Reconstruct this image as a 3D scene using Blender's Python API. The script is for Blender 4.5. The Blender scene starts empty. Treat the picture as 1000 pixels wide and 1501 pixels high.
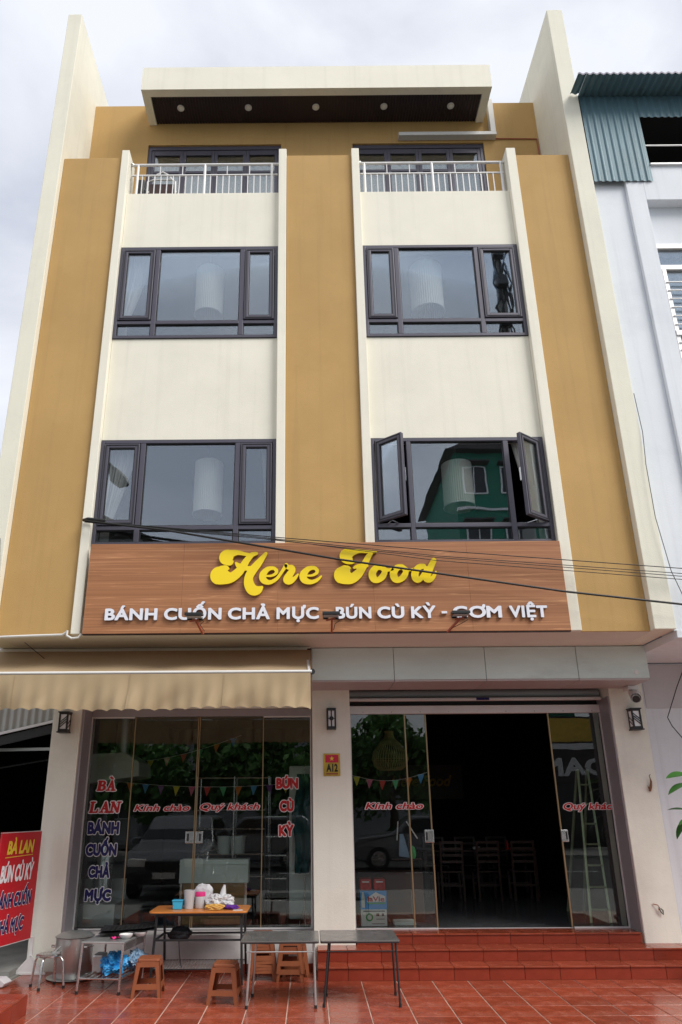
import bpy, bmesh, math, random
import numpy as np
from mathutils import Vector, Matrix, noise
random.seed(11)
S = bpy.context.scene
COL = S.collection
R = math.radians

# ---------------------------------------------------------------- camera
PITCH, ROLL, YAW = 0.343684609, -0.00659505699, -0.00244078861
cy, sy = math.cos(YAW), math.sin(YAW)
cp, sp = math.cos(PITCH), math.sin(PITCH)
fw = Vector((sy * cp, cy * cp, sp))
rt = Vector((cy, -sy, 0))
up = rt.cross(fw)
cr_, sr_ = math.cos(ROLL), math.sin(ROLL)
rt, up = cr_ * rt + sr_ * up, -sr_ * rt + cr_ * up
cam_d = bpy.data.cameras.new('camera')
cam_d.sensor_fit = 'HORIZONTAL'
cam_d.sensor_width = 36
cam_d.lens = 36 * 1.04279786
cam_d.shift_x = 0.05045
cam_d.shift_y = 0.05875
cam_d.clip_end = 600
cam = bpy.data.objects.new('camera', cam_d)
cam.matrix_world = Matrix((
    (rt.x, up.x, -fw.x, 0.0),
    (rt.y, up.y, -fw.y, -9.204),
    (rt.z, up.z, -fw.z, 1.86),
    (0, 0, 0, 1)))
COL.objects.link(cam)
S.camera = cam

# ---------------------------------------------------------------- sky and sun (overcast)
SUN_EL, SUN_AZ = 48, 52          # soft bright patch of the overcast sky, behind the photographer
W = bpy.data.worlds.new('World')
S.world = W
W.use_nodes = True
wn, wl = W.node_tree.nodes, W.node_tree.links
wn.clear()
w_out = wn.new('ShaderNodeOutputWorld')
w_bg = wn.new('ShaderNodeBackground')
w_bg.inputs[1].default_value = 0.1
sky = wn.new('ShaderNodeTexSky')
sky.sky_type = 'NISHITA'
sky.sun_disc = False
sky.sun_elevation = R(SUN_EL)
sky.sun_rotation = R(180 + SUN_AZ)
sky.dust_density = 3
tc = wn.new('ShaderNodeTexCoord')
mp = wn.new('ShaderNodeMapping')
mp.inputs['Scale'].default_value = (1, 1, 1.7)
ns = wn.new('ShaderNodeTexNoise')
ns.inputs['Scale'].default_value = 2.9
ns.inputs['Detail'].default_value = 6
ns.inputs['Roughness'].default_value = 0.5
ns.inputs['Distortion'].default_value = 0.35
rmp = wn.new('ShaderNodeValToRGB')
rmp.color_ramp.elements[0].position = 0.36
rmp.color_ramp.elements[0].color = (2.5, 2.65, 3.08, 1)
rmp.color_ramp.elements[1].position = 0.64
rmp.color_ramp.elements[1].color = (3.95, 4.05, 4.3, 1)
mxs = wn.new('ShaderNodeMix')
mxs.data_type = 'RGBA'
mxs.inputs[0].default_value = 0.93
wl.new(tc.outputs['Generated'], mp.inputs[0])
wl.new(mp.outputs[0], ns.inputs['Vector'])
wl.new(ns.outputs[0], rmp.inputs[0])
wl.new(sky.outputs[0], mxs.inputs[6])
wl.new(rmp.outputs[0], mxs.inputs[7])
wl.new(mxs.outputs[2], w_bg.inputs[0])
wl.new(w_bg.outputs[0], w_out.inputs[0])

sun_d = bpy.data.lights.new('sun', 'SUN')
sun_d.energy = 1.5
sun_d.angle = R(34)
sun_d.color = (1.0, 0.96, 0.9)
sun = bpy.data.objects.new('sun', sun_d)
sv = Vector((math.sin(R(SUN_AZ)) * math.cos(R(SUN_EL)), -math.cos(R(SUN_AZ)) * math.cos(R(SUN_EL)), math.sin(R(SUN_EL))))
sun.rotation_euler = sv.to_track_quat('Z', 'Y').to_euler()
COL.objects.link(sun)
S.view_settings.view_transform = 'Standard'
S.view_settings.look = 'None'
S.view_settings.exposure = 1.3
S.view_settings.gamma = 1
S.view_settings.use_curve_mapping = False
S.render.engine = 'CYCLES'
S.cycles.max_bounces = 8
S.cycles.transparent_max_bounces = 16
S.cycles.caustics_reflective = False
S.cycles.caustics_refractive = False

# ---------------------------------------------------------------- materials
def nodes(name):
    m = bpy.data.materials.new(name)
    m.use_nodes = True
    n, l = m.node_tree.nodes, m.node_tree.links
    return m, n, l, n['Principled BSDF']

def mat(name, col, rough=0.6, metal=0.0, var=0.12, scale=3.0, bump=0.0, bscale=60, rnd=0.0, stretch=(1, 1, 1), spec=0.5,
        dirt=None, dscale=1.2, damt=0.4, trans=0.0, rvar=0.0, streak=0.0):
    """principled colour with soft noise variation, optional fine bump, per-object variation and stains"""
    m, n, l, b = nodes(name)
    tcn = n.new('ShaderNodeTexCoord')
    mpn = n.new('ShaderNodeMapping')
    mpn.inputs['Scale'].default_value = stretch
    l.new(tcn.outputs['Object'], mpn.inputs[0])
    nz = n.new('ShaderNodeTexNoise')
    nz.inputs['Scale'].default_value = scale
    nz.inputs['Detail'].default_value = 6
    nz.inputs['Roughness'].default_value = 0.62
    l.new(mpn.outputs[0], nz.inputs['Vector'])
    rp = n.new('ShaderNodeValToRGB')
    rp.color_ramp.elements[0].position = 0.28
    rp.color_ramp.elements[1].position = 0.74
    rp.color_ramp.elements[0].color = tuple(c * (1 - var) for c in col) + (1,)
    rp.color_ramp.elements[1].color = tuple(min(1, c * (1 + var)) for c in col) + (1,)
    l.new(nz.outputs[0], rp.inputs[0])
    last = rp.outputs[0]
    if dirt:
        n2 = n.new('ShaderNodeTexNoise')
        n2.inputs['Scale'].default_value = dscale
        n2.inputs['Detail'].default_value = 9
        n2.inputs['Roughness'].default_value = 0.7
        l.new(mpn.outputs[0], n2.inputs['Vector'])
        r2 = n.new('ShaderNodeMapRange')
        r2.inputs[1].default_value = 0.5
        r2.inputs[2].default_value = 0.75
        r2.inputs[4].default_value = damt
        l.new(n2.outputs[0], r2.inputs[0])
        mx = n.new('ShaderNodeMix')
        mx.data_type = 'RGBA'
        l.new(r2.outputs[0], mx.inputs[0])
        l.new(last, mx.inputs[6])
        mx.inputs[7].default_value = tuple(dirt) + (1,)
        last = mx.outputs[2]
    if streak:
        mq = n.new('ShaderNodeMapping'); mq.inputs['Scale'].default_value = (9, 9, .28)
        l.new(tcn.outputs['Object'], mq.inputs[0])
        n5 = n.new('ShaderNodeTexNoise'); n5.inputs['Scale'].default_value = 1.0; n5.inputs['Detail'].default_value = 5; n5.inputs['Roughness'].default_value = .6
        l.new(mq.outputs[0], n5.inputs['Vector'])
        r5 = n.new('ShaderNodeMapRange'); r5.inputs[1].default_value = .52; r5.inputs[2].default_value = .80; r5.inputs[3].default_value = 1; r5.inputs[4].default_value = 1 - streak
        l.new(n5.outputs[0], r5.inputs[0])
        n6 = n.new('ShaderNodeTexNoise'); n6.inputs['Scale'].default_value = 38; n6.inputs['Detail'].default_value = 2
        l.new(tcn.outputs['Object'], n6.inputs['Vector'])
        r6 = n.new('ShaderNodeMapRange'); r6.inputs[1].default_value = .70; r6.inputs[2].default_value = .78; r6.inputs[3].default_value = 1; r6.inputs[4].default_value = 1 - streak * 1.3
        l.new(n6.outputs[0], r6.inputs[0])
        mu = n.new('ShaderNodeMath'); mu.operation = 'MULTIPLY'; l.new(r5.outputs[0], mu.inputs[0]); l.new(r6.outputs[0], mu.inputs[1])
        hv = n.new('ShaderNodeHueSaturation'); l.new(mu.outputs[0], hv.inputs['Value']); l.new(last, hv.inputs['Color']); last = hv.outputs[0]
    if rnd:
        oi = n.new('ShaderNodeObjectInfo')
        mr = n.new('ShaderNodeMapRange')
        mr.inputs[3].default_value = 1 - rnd
        mr.inputs[4].default_value = 1 + rnd
        l.new(oi.outputs['Random'], mr.inputs[0])
        hs = n.new('ShaderNodeHueSaturation')
        l.new(mr.outputs[0], hs.inputs['Value'])
        l.new(last, hs.inputs['Color'])
        last = hs.outputs[0]
    l.new(last, b.inputs['Base Color'])
    b.inputs['Roughness'].default_value = rough
    if rvar:
        r3 = n.new('ShaderNodeMapRange')
        r3.inputs[1].default_value = 0.3
        r3.inputs[2].default_value = 0.7
        r3.inputs[3].default_value = max(0.02, rough - rvar)
        r3.inputs[4].default_value = rough + rvar
        l.new(nz.outputs[0], r3.inputs[0])
        l.new(r3.outputs[0], b.inputs['Roughness'])
    b.inputs['Metallic'].default_value = metal
    b.inputs['Specular IOR Level'].default_value = spec
    if trans:
        b.inputs['Transmission Weight'].default_value = trans
    if bump:
        n3 = n.new('ShaderNodeTexNoise')
        n3.inputs['Scale'].default_value = bscale
        n3.inputs['Detail'].default_value = 4
        l.new(mpn.outputs[0], n3.inputs['Vector'])
        bp = n.new('ShaderNodeBump')
        bp.inputs['Strength'].default_value = bump
        bp.inputs['Distance'].default_value = 0.01
        l.new(n3.outputs[0], bp.inputs['Height'])
        l.new(bp.outputs[0], b.inputs['Normal'])
    return m

def glass(name, tint, refl, fres=1.0, wav=0.0, rough=0.0, mir=(1, 1, 1), dust=.012):
    """thin architectural glass: clear tinted sheet with a coated, fresnel-weighted mirror side"""
    m, n, l, b = nodes(name)
    n.remove(b)
    tr = n.new('ShaderNodeBsdfTransparent')
    tr.inputs[0].default_value = tuple(tint) + (1,)
    gl = n.new('ShaderNodeBsdfGlossy')
    gl.inputs['Color'].default_value = tuple(mir) + (1,)
    gl.inputs['Roughness'].default_value = rough
    fr = n.new('ShaderNodeFresnel')
    fr.inputs[0].default_value = 1.5
    ma = n.new('ShaderNodeMath')
    ma.operation = 'MULTIPLY_ADD'
    ma.inputs[1].default_value = fres
    ma.inputs[2].default_value = refl
    ma.use_clamp = True
    l.new(fr.outputs[0], ma.inputs[0])
    mx = n.new('ShaderNodeMixShader')
    l.new(ma.outputs[0], mx.inputs[0])
    l.new(tr.outputs[0], mx.inputs[1])
    l.new(gl.outputs[0], mx.inputs[2])
    if wav:
        tcn = n.new('ShaderNodeTexCoord')
        nz = n.new('ShaderNodeTexNoise')
        nz.inputs['Scale'].default_value = 1.6
        l.new(tcn.outputs['Object'], nz.inputs['Vector'])
        bp = n.new('ShaderNodeBump')
        bp.inputs['Strength'].default_value = wav
        bp.inputs['Distance'].default_value = 0.02
        l.new(nz.outputs[0], bp.inputs['Height'])
        l.new(bp.outputs[0], gl.inputs['Normal'])
    df = n.new('ShaderNodeBsdfDiffuse'); df.inputs[0].default_value = (.6, .6, .58, 1)
    tq = n.new('ShaderNodeTexCoord'); nq = n.new('ShaderNodeTexNoise'); nq.inputs['Scale'].default_value = 3.1; nq.inputs['Detail'].default_value = 8; nq.inputs['Roughness'].default_value = .75
    l.new(tq.outputs['Object'], nq.inputs['Vector'])
    rq = n.new('ShaderNodeMapRange'); rq.inputs[1].default_value = .45; rq.inputs[2].default_value = .8; rq.inputs[3].default_value = dust * .25; rq.inputs[4].default_value = dust
    l.new(nq.outputs[0], rq.inputs[0])
    m2 = n.new('ShaderNodeMixShader'); l.new(rq.outputs[0], m2.inputs[0]); l.new(mx.outputs[0], m2.inputs[1]); l.new(df.outputs[0], m2.inputs[2])
    l.new(m2.outputs[0], n['Material Output'].inputs[0])
    return m

def wood(name, c1, c2, c3, axis='X', scale=1.0, rough=0.45, seams=0.35):
    m, n, l, b = nodes(name)
    tcn = n.new('ShaderNodeTexCoord')
    mpn = n.new('ShaderNodeMapping')
    mpn.inputs['Scale'].default_value = (0.2 * scale, 1, 16 * scale) if axis == 'X' else (9 * scale, 1, 0.6 * scale)
    oi = n.new('ShaderNodeObjectInfo')
    l.new(tcn.outputs['Object'], mpn.inputs[0])
    n1 = n.new('ShaderNodeTexNoise')
    n1.inputs['Scale'].default_value = 2.2
    n1.inputs['Detail'].default_value = 8
    n1.inputs['Distortion'].default_value = 0.6
    l.new(mpn.outputs[0], n1.inputs['Vector'])
    rp = n.new('ShaderNodeValToRGB')
    e = rp.color_ramp.elements
    e[0].position = 0.3; e[0].color = tuple(c1) + (1,)
    e[1].position = 0.62; e[1].color = tuple(c2) + (1,)
    e3 = e.new(0.76); e3.color = tuple(c3) + (1,)
    l.new(n1.outputs[0], rp.inputs[0])
    # pale streaks: thin lines running with the grain
    mp2 = n.new('ShaderNodeMapping')
    mp2.inputs['Scale'].default_value = (0.09 * scale, 1, 6.0 * scale) if axis == 'X' else (5.2 * scale, 1, 0.4 * scale)
    l.new(tcn.outputs['Object'], mp2.inputs[0])
    n2 = n.new('ShaderNodeTexNoise')
    n2.inputs['Scale'].default_value = 3.0
    n2.inputs['Detail'].default_value = 4
    n2.inputs['Distortion'].default_value = 0.25
    l.new(mp2.outputs[0], n2.inputs['Vector'])
    sub = n.new('ShaderNodeMath'); sub.operation = 'SUBTRACT'; sub.inputs[1].default_value = 0.53
    ab = n.new('ShaderNodeMath'); ab.operation = 'ABSOLUTE'
    mr = n.new('ShaderNodeMapRange')
    mr.inputs[1].default_value = 0.0; mr.inputs[2].default_value = 0.016
    mr.inputs[3].default_value = seams; mr.inputs[4].default_value = 0
    l.new(n2.outputs[0], sub.inputs[0]); l.new(sub.outputs[0], ab.inputs[0]); l.new(ab.outputs[0], mr.inputs[0])
    mx = n.new('ShaderNodeMix'); mx.data_type = 'RGBA'
    l.new(mr.outputs[0], mx.inputs[0]); l.new(rp.outputs[0], mx.inputs[6])
    mx.inputs[7].default_value = tuple(min(1, c * 1.5) for c in c3) + (1,)
    l.new(mx.outputs[2], b.inputs['Base Color'])
    b.inputs['Roughness'].default_value = rough
    return m

M = {}
M['cream'] = mat('cream_stucco', (.84, .805, .685), .85, streak=.09, var=.04, scale=1.2, bump=.25, bscale=90, dirt=(.60, .57, .46), dscale=.8, damt=.22)
M['cream_fin'] = mat('cream_fin_stucco', (.81, .785, .66), .88, streak=.09, var=.05, scale=1.0, bump=.3, bscale=80, dirt=(.54, .53, .46), dscale=.7, damt=.35)
M['ochre'] = mat('ochre_stucco', (.50, .312, .115), .86, streak=.11, var=.08, scale=.9, bump=.25, bscale=90, dirt=(.44, .26, .085), dscale=.6, damt=.6)
M['pillar'] = mat('pillar_paint', (.86, .85, .75), .8, streak=.06, var=.04, scale=1.5, bump=.2, bscale=70, dirt=(.45, .42, .37), dscale=1.1, damt=.25)
M['plinth'] = mat('plinth_paint', (.66, .64, .63), .75, var=.05, scale=2, bump=.2, dirt=(.4, .38, .36), dscale=2.2, damt=.35)
M['soffit'] = mat('soffit_paint', (.72, .68, .60), .8, var=.06, scale=1.4, bump=.1)
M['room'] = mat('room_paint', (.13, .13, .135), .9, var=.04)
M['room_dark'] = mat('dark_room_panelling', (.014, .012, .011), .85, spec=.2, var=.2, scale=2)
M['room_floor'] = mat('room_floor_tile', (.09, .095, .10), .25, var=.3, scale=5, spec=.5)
M['frame'] = mat('window_aluminium', (.085, .08, .105), .42, metal=.25, var=.06)
M['gasket'] = mat('black_gasket', (.012, .012, .014), .6, var=.05)
M['glass_up'] = glass('tinted_window_glass', (.95, .97, .98), .14, .5, .05, mir=(.86, .94, 1.0))
M['glass_low'] = glass('shopfront_glass', (.93, .965, .955), .02, .8, .03, dust=.006)
M['bronze'] = mat('bronze_edge_trim', (.42, .30, .17), .35, metal=.7, var=.1)
M['steel'] = mat('brushed_steel', (.62, .62, .61), .25, metal=.95, var=.08, scale=6, rvar=.08)
M['steel_pot'] = mat('spun_steel', (.55, .55, .54), .33, metal=.9, var=.05, scale=3, stretch=(.3, .3, 14))
M['steel_dull'] = mat('dull_stainless', (.50, .52, .51), .38, metal=.8, var=.1, scale=4, rvar=.1)
M['alu_white'] = mat('white_aluminium', (.72, .71, .71), .4, metal=.2, var=.05)
M['door_frame'] = mat('mauve_grey_frame', (.36, .33, .35), .45, metal=.3, var=.06)
M['rail'] = mat('railing_white_paint', (.80, .79, .78), .35, var=.04)
M['white'] = mat('white_plastic', (.78, .78, .77), .4, var=.03)
M['black'] = mat('black_paint', (.018, .018, .02), .45, var=.1)
M['black_rubber'] = mat('black_rubber', (.012, .012, .012), .8, var=.1)
M['sign_wood'] = wood('sign_wood_laminate', (.28, .11, .042), (.395, .168, .070), (.48, .24, .115), seams=.5, rough=.6)
M['soffit_wood'] = mat('dark_soffit_slat', (.028, .017, .022), .5, var=.2)
M['yellow'] = mat('yellow_acrylic', (.95, .70, .008), .35, var=.03)
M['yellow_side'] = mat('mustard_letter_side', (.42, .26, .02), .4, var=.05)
M['letter_white'] = mat('white_acrylic_letter', (.80, .81, .88), .35, var=.03)
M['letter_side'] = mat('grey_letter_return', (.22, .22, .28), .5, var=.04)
M['panel_metal'] = mat('weathered_grey_green_panel', (.70, .81, .785), .5, metal=.15, var=.09, scale=1.6, dirt=(.46, .50, .48), dscale=1.3, damt=.5, bump=.1, bscale=30, stretch=(.6, 1, 1.6))
M['panel_lip'] = mat('mauve_panel_lip', (.50, .44, .44), .5, metal=.2, var=.07)
M['awning'] = mat('tan_awning_canvas', (.38, .27, .15), .8, var=.07, scale=2, bump=.15, bscale=250, dirt=(.40, .28, .145), dscale=1.5, damt=.4)
M['tile'] = mat('red_quarry_tile', (.29, .058, .028), .21, var=.26, scale=5.5, rnd=.13, bump=.06, bscale=18, dirt=(.30, .15, .11), dscale=2.4, damt=.6, rvar=.12, spec=.55)
M['tile_riser'] = mat('red_riser_tile', (.26, .040, .020), .30, var=.2, scale=6, rnd=.10, dirt=(.22, .10, .075), dscale=2.5, damt=.5, bump=.04, bscale=18)
M['grout'] = mat('pale_grout', (.56, .44, .37), .85, var=.3, scale=4, dirt=(.22, .13, .10), dscale=1.7, damt=.8)
M['grout_dark'] = mat('step_grout', (.36, .15, .10), .85, var=.2, scale=9)
M['concrete'] = mat('worn_concrete', (.27, .27, .25), .9, var=.18, scale=3, bump=.4, bscale=30, dirt=(.15, .15, .14), dscale=2)
M['paving'] = mat('dull_brown_paving', (.30, .30, .285), .8, var=.15, scale=3)
M['asphalt'] = mat('asphalt', (.05, .05, .052), .85, var=.2, scale=4, bump=.5, bscale=120)
M['nb_white'] = mat('bluish_white_render', (.76, .79, .83), .85, streak=.12, var=.035, scale=1.1, bump=.15, dirt=(.55, .6, .66), dscale=.9, damt=.4)
M['nb_tile'] = mat('grey_facade_tile', (.57, .55, .57), .6, var=.04, rnd=.05)
M['teal'] = mat('teal_corrugated_steel', (.085, .165, .20), .5, metal=.15, var=.12, scale=1.5, dirt=(.07, .10, .10), dscale=1.6, damt=.7, stretch=(1, 1, .4), streak=.35)
M['roof_purple'] = mat('plum_roof_sheet', (.05, .03, .10), .5, var=.1)
M['pvc'] = mat('white_pvc', (.66, .65, .62), .5, var=.04)
M['cable'] = mat('black_cable', (.008, .008, .008), .6, var=.1)
M['brown_plastic'] = mat('brown_plastic', (.25, .078, .032), .38, var=.08, scale=8, rnd=.06)
M['red_board'] = mat('red_sign_board', (.58, .012, .022), .45, var=.05)
M['navy'] = mat('navy_lettering', (.006, .004, .10), .5, var=.02)
M['deco_red'] = mat('red_lettering', (.50, .008, .012), .5, var=.02)
M['print_white'] = mat('white_lettering', (.88, .88, .90), .5, var=.02)
M['print_yellow'] = mat('yellow_lettering', (.85, .62, .05), .5, var=.02)
M['print_black'] = mat('black_lettering', (.01, .01, .01), .5, var=.02)
M['table_orange'] = mat('orange_wood_top', (.62, .22, .045), .3, var=.12, scale=5, stretch=(.4, 3, 1), dirt=(.40, .12, .025), dscale=3, damt=.5)
M['table_grey'] = mat('grey_laminate_top', (.12, .115, .11), .22, var=.15, scale=5, dirt=(.2, .19, .18), dscale=2, damt=.4, rvar=.08)
M['blue_plastic'] = mat('sky_blue_plastic', (.05, .45, .72), .35, var=.04)
M['pink_plastic'] = mat('pink_plastic', (.85, .05, .28), .35, var=.04)
M['clear_plastic'] = mat('cloudy_plastic', (.78, .78, .80), .35, var=.04, trans=.35)
M['bag_white'] = mat('white_bag_film', (.85, .85, .87), .3, var=.05, bump=.5, bscale=14, trans=.25)
M['bag_blue'] = mat('blue_bag_film', (.04, .38, .85), .28, var=.25, bump=1.0, bscale=22, scale=8, trans=.15)
M['bag_clear'] = mat('pale_blue_bag_film', (.35, .55, .78), .3, var=.2, bump=1.0, bscale=22, scale=8, trans=.4)
M['bag_black'] = mat('black_cloth_bag', (.008, .008, .01), .7, var=.1)
M['purple_cloth'] = mat('purple_cloth', (.10, .015, .25), .8, var=.1)
M['amber'] = mat('amber_food_bag', (.72, .42, .10), .45, var=.3, scale=12)
M['curtain'] = mat('white_curtain', (.80, .79, .76), .9, var=.03)
M['paper'] = mat('white_paper_shade', (.84, .83, .74), .8, var=.04)
M['wicker'] = mat('wicker_straw', (.26, .20, .08), .75, var=.25, scale=20)
M['teal_cloth'] = mat('teal_garment', (.012, .10, .11), .8, var=.3, scale=6)
M['board_cork'] = mat('brown_board', (.33, .20, .09), .8, var=.3, scale=7)
M['cabinet'] = mat('pale_green_cabinet', (.74, .82, .77), .5, var=.06)
M['chair_wood'] = mat('dark_red_wood', (.04, .015, .010), .4, var=.2, scale=6)
M['leaf'] = mat('glossy_leaf', (.035, .13, .022), .3, var=.35, scale=4, rnd=.3)
M['leaf_light'] = mat('lime_leaf', (.24, .36, .03), .4, var=.3, scale=4)
M['stem'] = mat('plant_stem', (.12, .14, .05), .7, var=.2)
M['terracotta'] = mat('terracotta', (.33, .13, .06), .75, var=.12)
M['bark'] = mat('tree_bark', (.09, .07, .05), .9, var=.3, scale=6, bump=.5)
M['foliage'] = mat('tree_foliage', (.10, .24, .05), .6, var=.5, scale=.9)
M['green_paint'] = mat('dark_green_render', (.022, .19, .12), .8, var=.08, scale=.7)
M['grey_paint'] = mat('grey_render', (.38, .39, .40), .85, var=.08, scale=.7)
M['roof_tile'] = mat('dark_roof_tile', (.07, .06, .06), .8, var=.2)
M['car_paint'] = mat('silver_car_paint', (.22, .23, .245), .25, metal=.5, var=.03)
M['car_glass'] = mat('car_glass', (.015, .017, .02), .06, var=.02)
M['lamp_red'] = mat('red_lamp_lens', (.45, .01, .01), .2, var=.02)
M['floodlight'] = mat('floodlight_body', (.014, .016, .017), .5, var=.05)
M['bracket'] = mat('rust_red_bracket', (.33, .075, .035), .5, var=.1)
M['gold'] = mat('brass_plate', (.62, .40, .07), .28, metal=.65, var=.35, scale=9)
M['flag_red'] = mat('plate_red', (.62, .015, .06), .35, var=.03)
M['gecko'] = mat('brown_twig', (.20, .10, .05), .8, var=.3)
M['laVie'] = mat('blue_carton', (.02, .33, .85), .4, var=.08)
M['pale_carton'] = mat('pale_carton', (.80, .86, .84), .6, var=.04)
M['red_can'] = mat('red_can_pack', (.50, .04, .03), .3, var=.5, scale=25)
M['green_bag'] = mat('green_bag', (.03, .38, .09), .4, var=.1)
M['light_lens'] = mat('downlight_lens', (.85, .85, .82), .4, var=.02)
M['ladder_metal'] = mat('green_tinted_aluminium', (.34, .42, .24), .4, metal=.3, var=.1)
M['shed_cladding'] = mat('grey_corrugated', (.40, .40, .37), .6, metal=.2, var=.1, dirt=(.28, .28, .26), damt=.5)
FLAG = [mat('bunting_' + n, c, .7, var=.05) for n, c in (('red', (.6, .06, .05)), ('yellow', (.6, .55, .05)), ('blue', (.08, .3, .6)), ('green', (.10, .45, .2)), ('pink', (.6, .14, .25)), ('violet', (.2, .06, .3)), ('orange', (.65, .2, .03)))]

def translucent(name, col, frac=.5):
    m, n, l, b = nodes(name)
    b.inputs['Base Color'].default_value = tuple(col) + (1,)
    b.inputs['Roughness'].default_value = .8
    t = n.new('ShaderNodeBsdfTranslucent'); t.inputs[0].default_value = tuple(col) + (1,)
    mx = n.new('ShaderNodeMixShader'); mx.inputs[0].default_value = frac
    l.new(b.outputs[0], mx.inputs[1]); l.new(t.outputs[0], mx.inputs[2]); l.new(mx.outputs[0], n['Material Output'].inputs[0])
    return m
M['awning_valance'] = translucent('tan_awning_valance', (.48, .36, .215), .25)

M['awning'] = translucent('tan_awning_canvas_top', (.44, .325, .195), .28)
# ---------------------------------------------------------------- mesh helpers
class MB:
    """collects simple shapes for ONE mesh"""
    def __init__(s): s.v = []; s.f = []
    def add(s, vs, fs):
        o = len(s.v); s.v += [tuple(p) for p in vs]; s.f += [tuple(i + o for i in f) for f in fs]; return s
    def box(s, x0, x1, y0, y1, z0, z1):
        return s.add([(x0, y0, z0), (x1, y0, z0), (x1, y1, z0), (x0, y1, z0), (x0, y0, z1), (x1, y0, z1), (x1, y1, z1), (x0, y1, z1)],
                     [(0, 3, 2, 1), (4, 5, 6, 7), (0, 1, 5, 4), (1, 2, 6, 5), (2, 3, 7, 6), (3, 0, 4, 7)])
    def bar(s, a, b, w, t, upv=(0, 0, 1)):
        a, b = Vector(a), Vector(b); d = (b - a).normalized(); u = Vector(upv)
        if abs(d.dot(u)) > .98: u = Vector((0, 1, 0))
        x = d.cross(u).normalized() * w / 2; y = x.cross(d).normalized() * t / 2
        vs = [p + i * x + j * y for p in (a, b) for i, j in ((-1, -1), (1, -1), (1, 1), (-1, 1))]
        return s.add(vs, [(0, 1, 2, 3), (7, 6, 5, 4), (0, 4, 5, 1), (1, 5, 6, 2), (2, 6, 7, 3), (3, 7, 4, 0)])
    def tube(s, pts, r, n=8, cap=True):
        pts = [Vector(p) for p in pts]; k = len(pts)
        rs = r if isinstance(r, (list, tuple)) else [r] * k
        prev = None; vs = []
        for i, p in enumerate(pts):
            d = (pts[min(i + 1, k - 1)] - pts[max(i - 1, 0)]).normalized()
            if prev is None:
                u = Vector((0, 0, 1)) if abs(d.z) < .9 else Vector((0, 1, 0))
                x = d.cross(u).normalized()
            else:
                x = (prev - d * prev.dot(d)).normalized()
            prev = x; y = d.cross(x)
            for j in range(n):
                a = 2 * math.pi * j / n
                vs.append(p + rs[i] * (math.cos(a) * x + math.sin(a) * y))
        fs = [(i * n + j, i * n + (j + 1) % n, (i + 1) * n + (j + 1) % n, (i + 1) * n + j) for i in range(k - 1) for j in range(n)]
        if cap: fs += [tuple(range(n))[::-1], tuple(range((k - 1) * n, k * n))]
        return s.add(vs, fs)
    def lathe(s, prof, c=(0, 0, 0), n=24, axis='Z', a0=0, a1=2 * math.pi):
        full = abs(a1 - a0 - 2 * math.pi) < 1e-6; k = n if full else n + 1
        vs = []
        for r, h in prof:
            for j in range(k):
                a = a0 + (a1 - a0) * j / n
                if axis == 'Z': vs.append((c[0] + r * math.cos(a), c[1] + r * math.sin(a), c[2] + h))
                else: vs.append((c[0] + r * math.cos(a), c[1] + h, c[2] + r * math.sin(a)))
        fs = []
        for i in range(len(prof) - 1):
            for j in range(n):
                j2 = (j + 1) % k
                fs.append((i * k + j, i * k + j2, (i + 1) * k + j2, (i + 1) * k + j))
        return s.add(vs, fs)
    def prism(s, poly, f0, f1):
        """poly: 2d points; f0/f1 map a 2d point to 3d on either side"""
        n = len(poly)
        vs = [f0(*p) for p in poly] + [f1(*p) for p in poly]
        fs = [tuple(range(n)), tuple(range(2 * n - 1, n - 1, -1))] + [(i, i + n, (i + 1) % n + n, (i + 1) % n) for i in range(n)]
        return s.add(vs, fs)
    def grid(s, fn, nu, nv):
        vs = [fn(i / nu, j / nv) for j in range(nv + 1) for i in range(nu + 1)]
        return s.add(vs, [(j * (nu + 1) + i, j * (nu + 1) + i + 1, (j + 1) * (nu + 1) + i + 1, (j + 1) * (nu + 1) + i) for j in range(nv) for i in range(nu)])

ORG = {}
def thing(name, label, cat, loc=(0, 0, 0), group=None, kind=None, rz=0):
    o = bpy.data.objects.new(name, None)
    o.empty_display_size = .2
    COL.objects.link(o)
    o.location = loc; o.rotation_euler.z = rz
    ORG[o.name] = Vector(loc)
    tag(o, label, cat, group, kind)
    return o
def tag(o, label=None, cat=None, group=None, kind=None):
    if label: o['label'] = label
    if cat: o['category'] = cat
    if group: o['group'] = group
    if kind: o['kind'] = kind
    return o
def mesh(name, mb, m, smooth=False, off=Vector((0, 0, 0)), fix=True):
    me = bpy.data.meshes.new(name)
    me.from_pydata([(v[0] - off[0], v[1] - off[1], v[2] - off[2]) for v in mb.v], [], mb.f)
    if fix:
        bm = bmesh.new(); bm.from_mesh(me)
        bmesh.ops.recalc_face_normals(bm, faces=bm.faces)
        bm.to_mesh(me); bm.free()
    if smooth:
        for p in me.polygons: p.use_smooth = True
        try: me.set_sharp_from_angle(angle=R(40))
        except Exception: pass
    me.materials.append(m)
    return me
def put(name, mb, m, parent=None, smooth=False, bevel=0, label=None, local=False, seg=2):
    """one mesh object; coordinates are world unless local=True"""
    off = ORG.get(parent.name, Vector((0, 0, 0))) if (parent is not None and not local) else Vector((0, 0, 0))
    o = bpy.data.objects.new(name, mesh(name, mb, m, smooth, off))
    COL.objects.link(o)
    if parent is not None:
        o.parent = parent
        ORG[o.name] = ORG.get(parent.name, Vector((0, 0, 0)))
    else:
        ORG[o.name] = Vector((0, 0, 0))
    if bevel:
        bv = o.modifiers.new('bevel', 'BEVEL'); bv.width = bevel; bv.segments = seg; bv.limit_method = 'ANGLE'
    if label: o['label'] = label
    return o
def solo(name, mb, m, label, cat, group=None, kind=None, **k):
    return tag(put(name, mb, m, **k), label, cat, group, kind)
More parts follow.
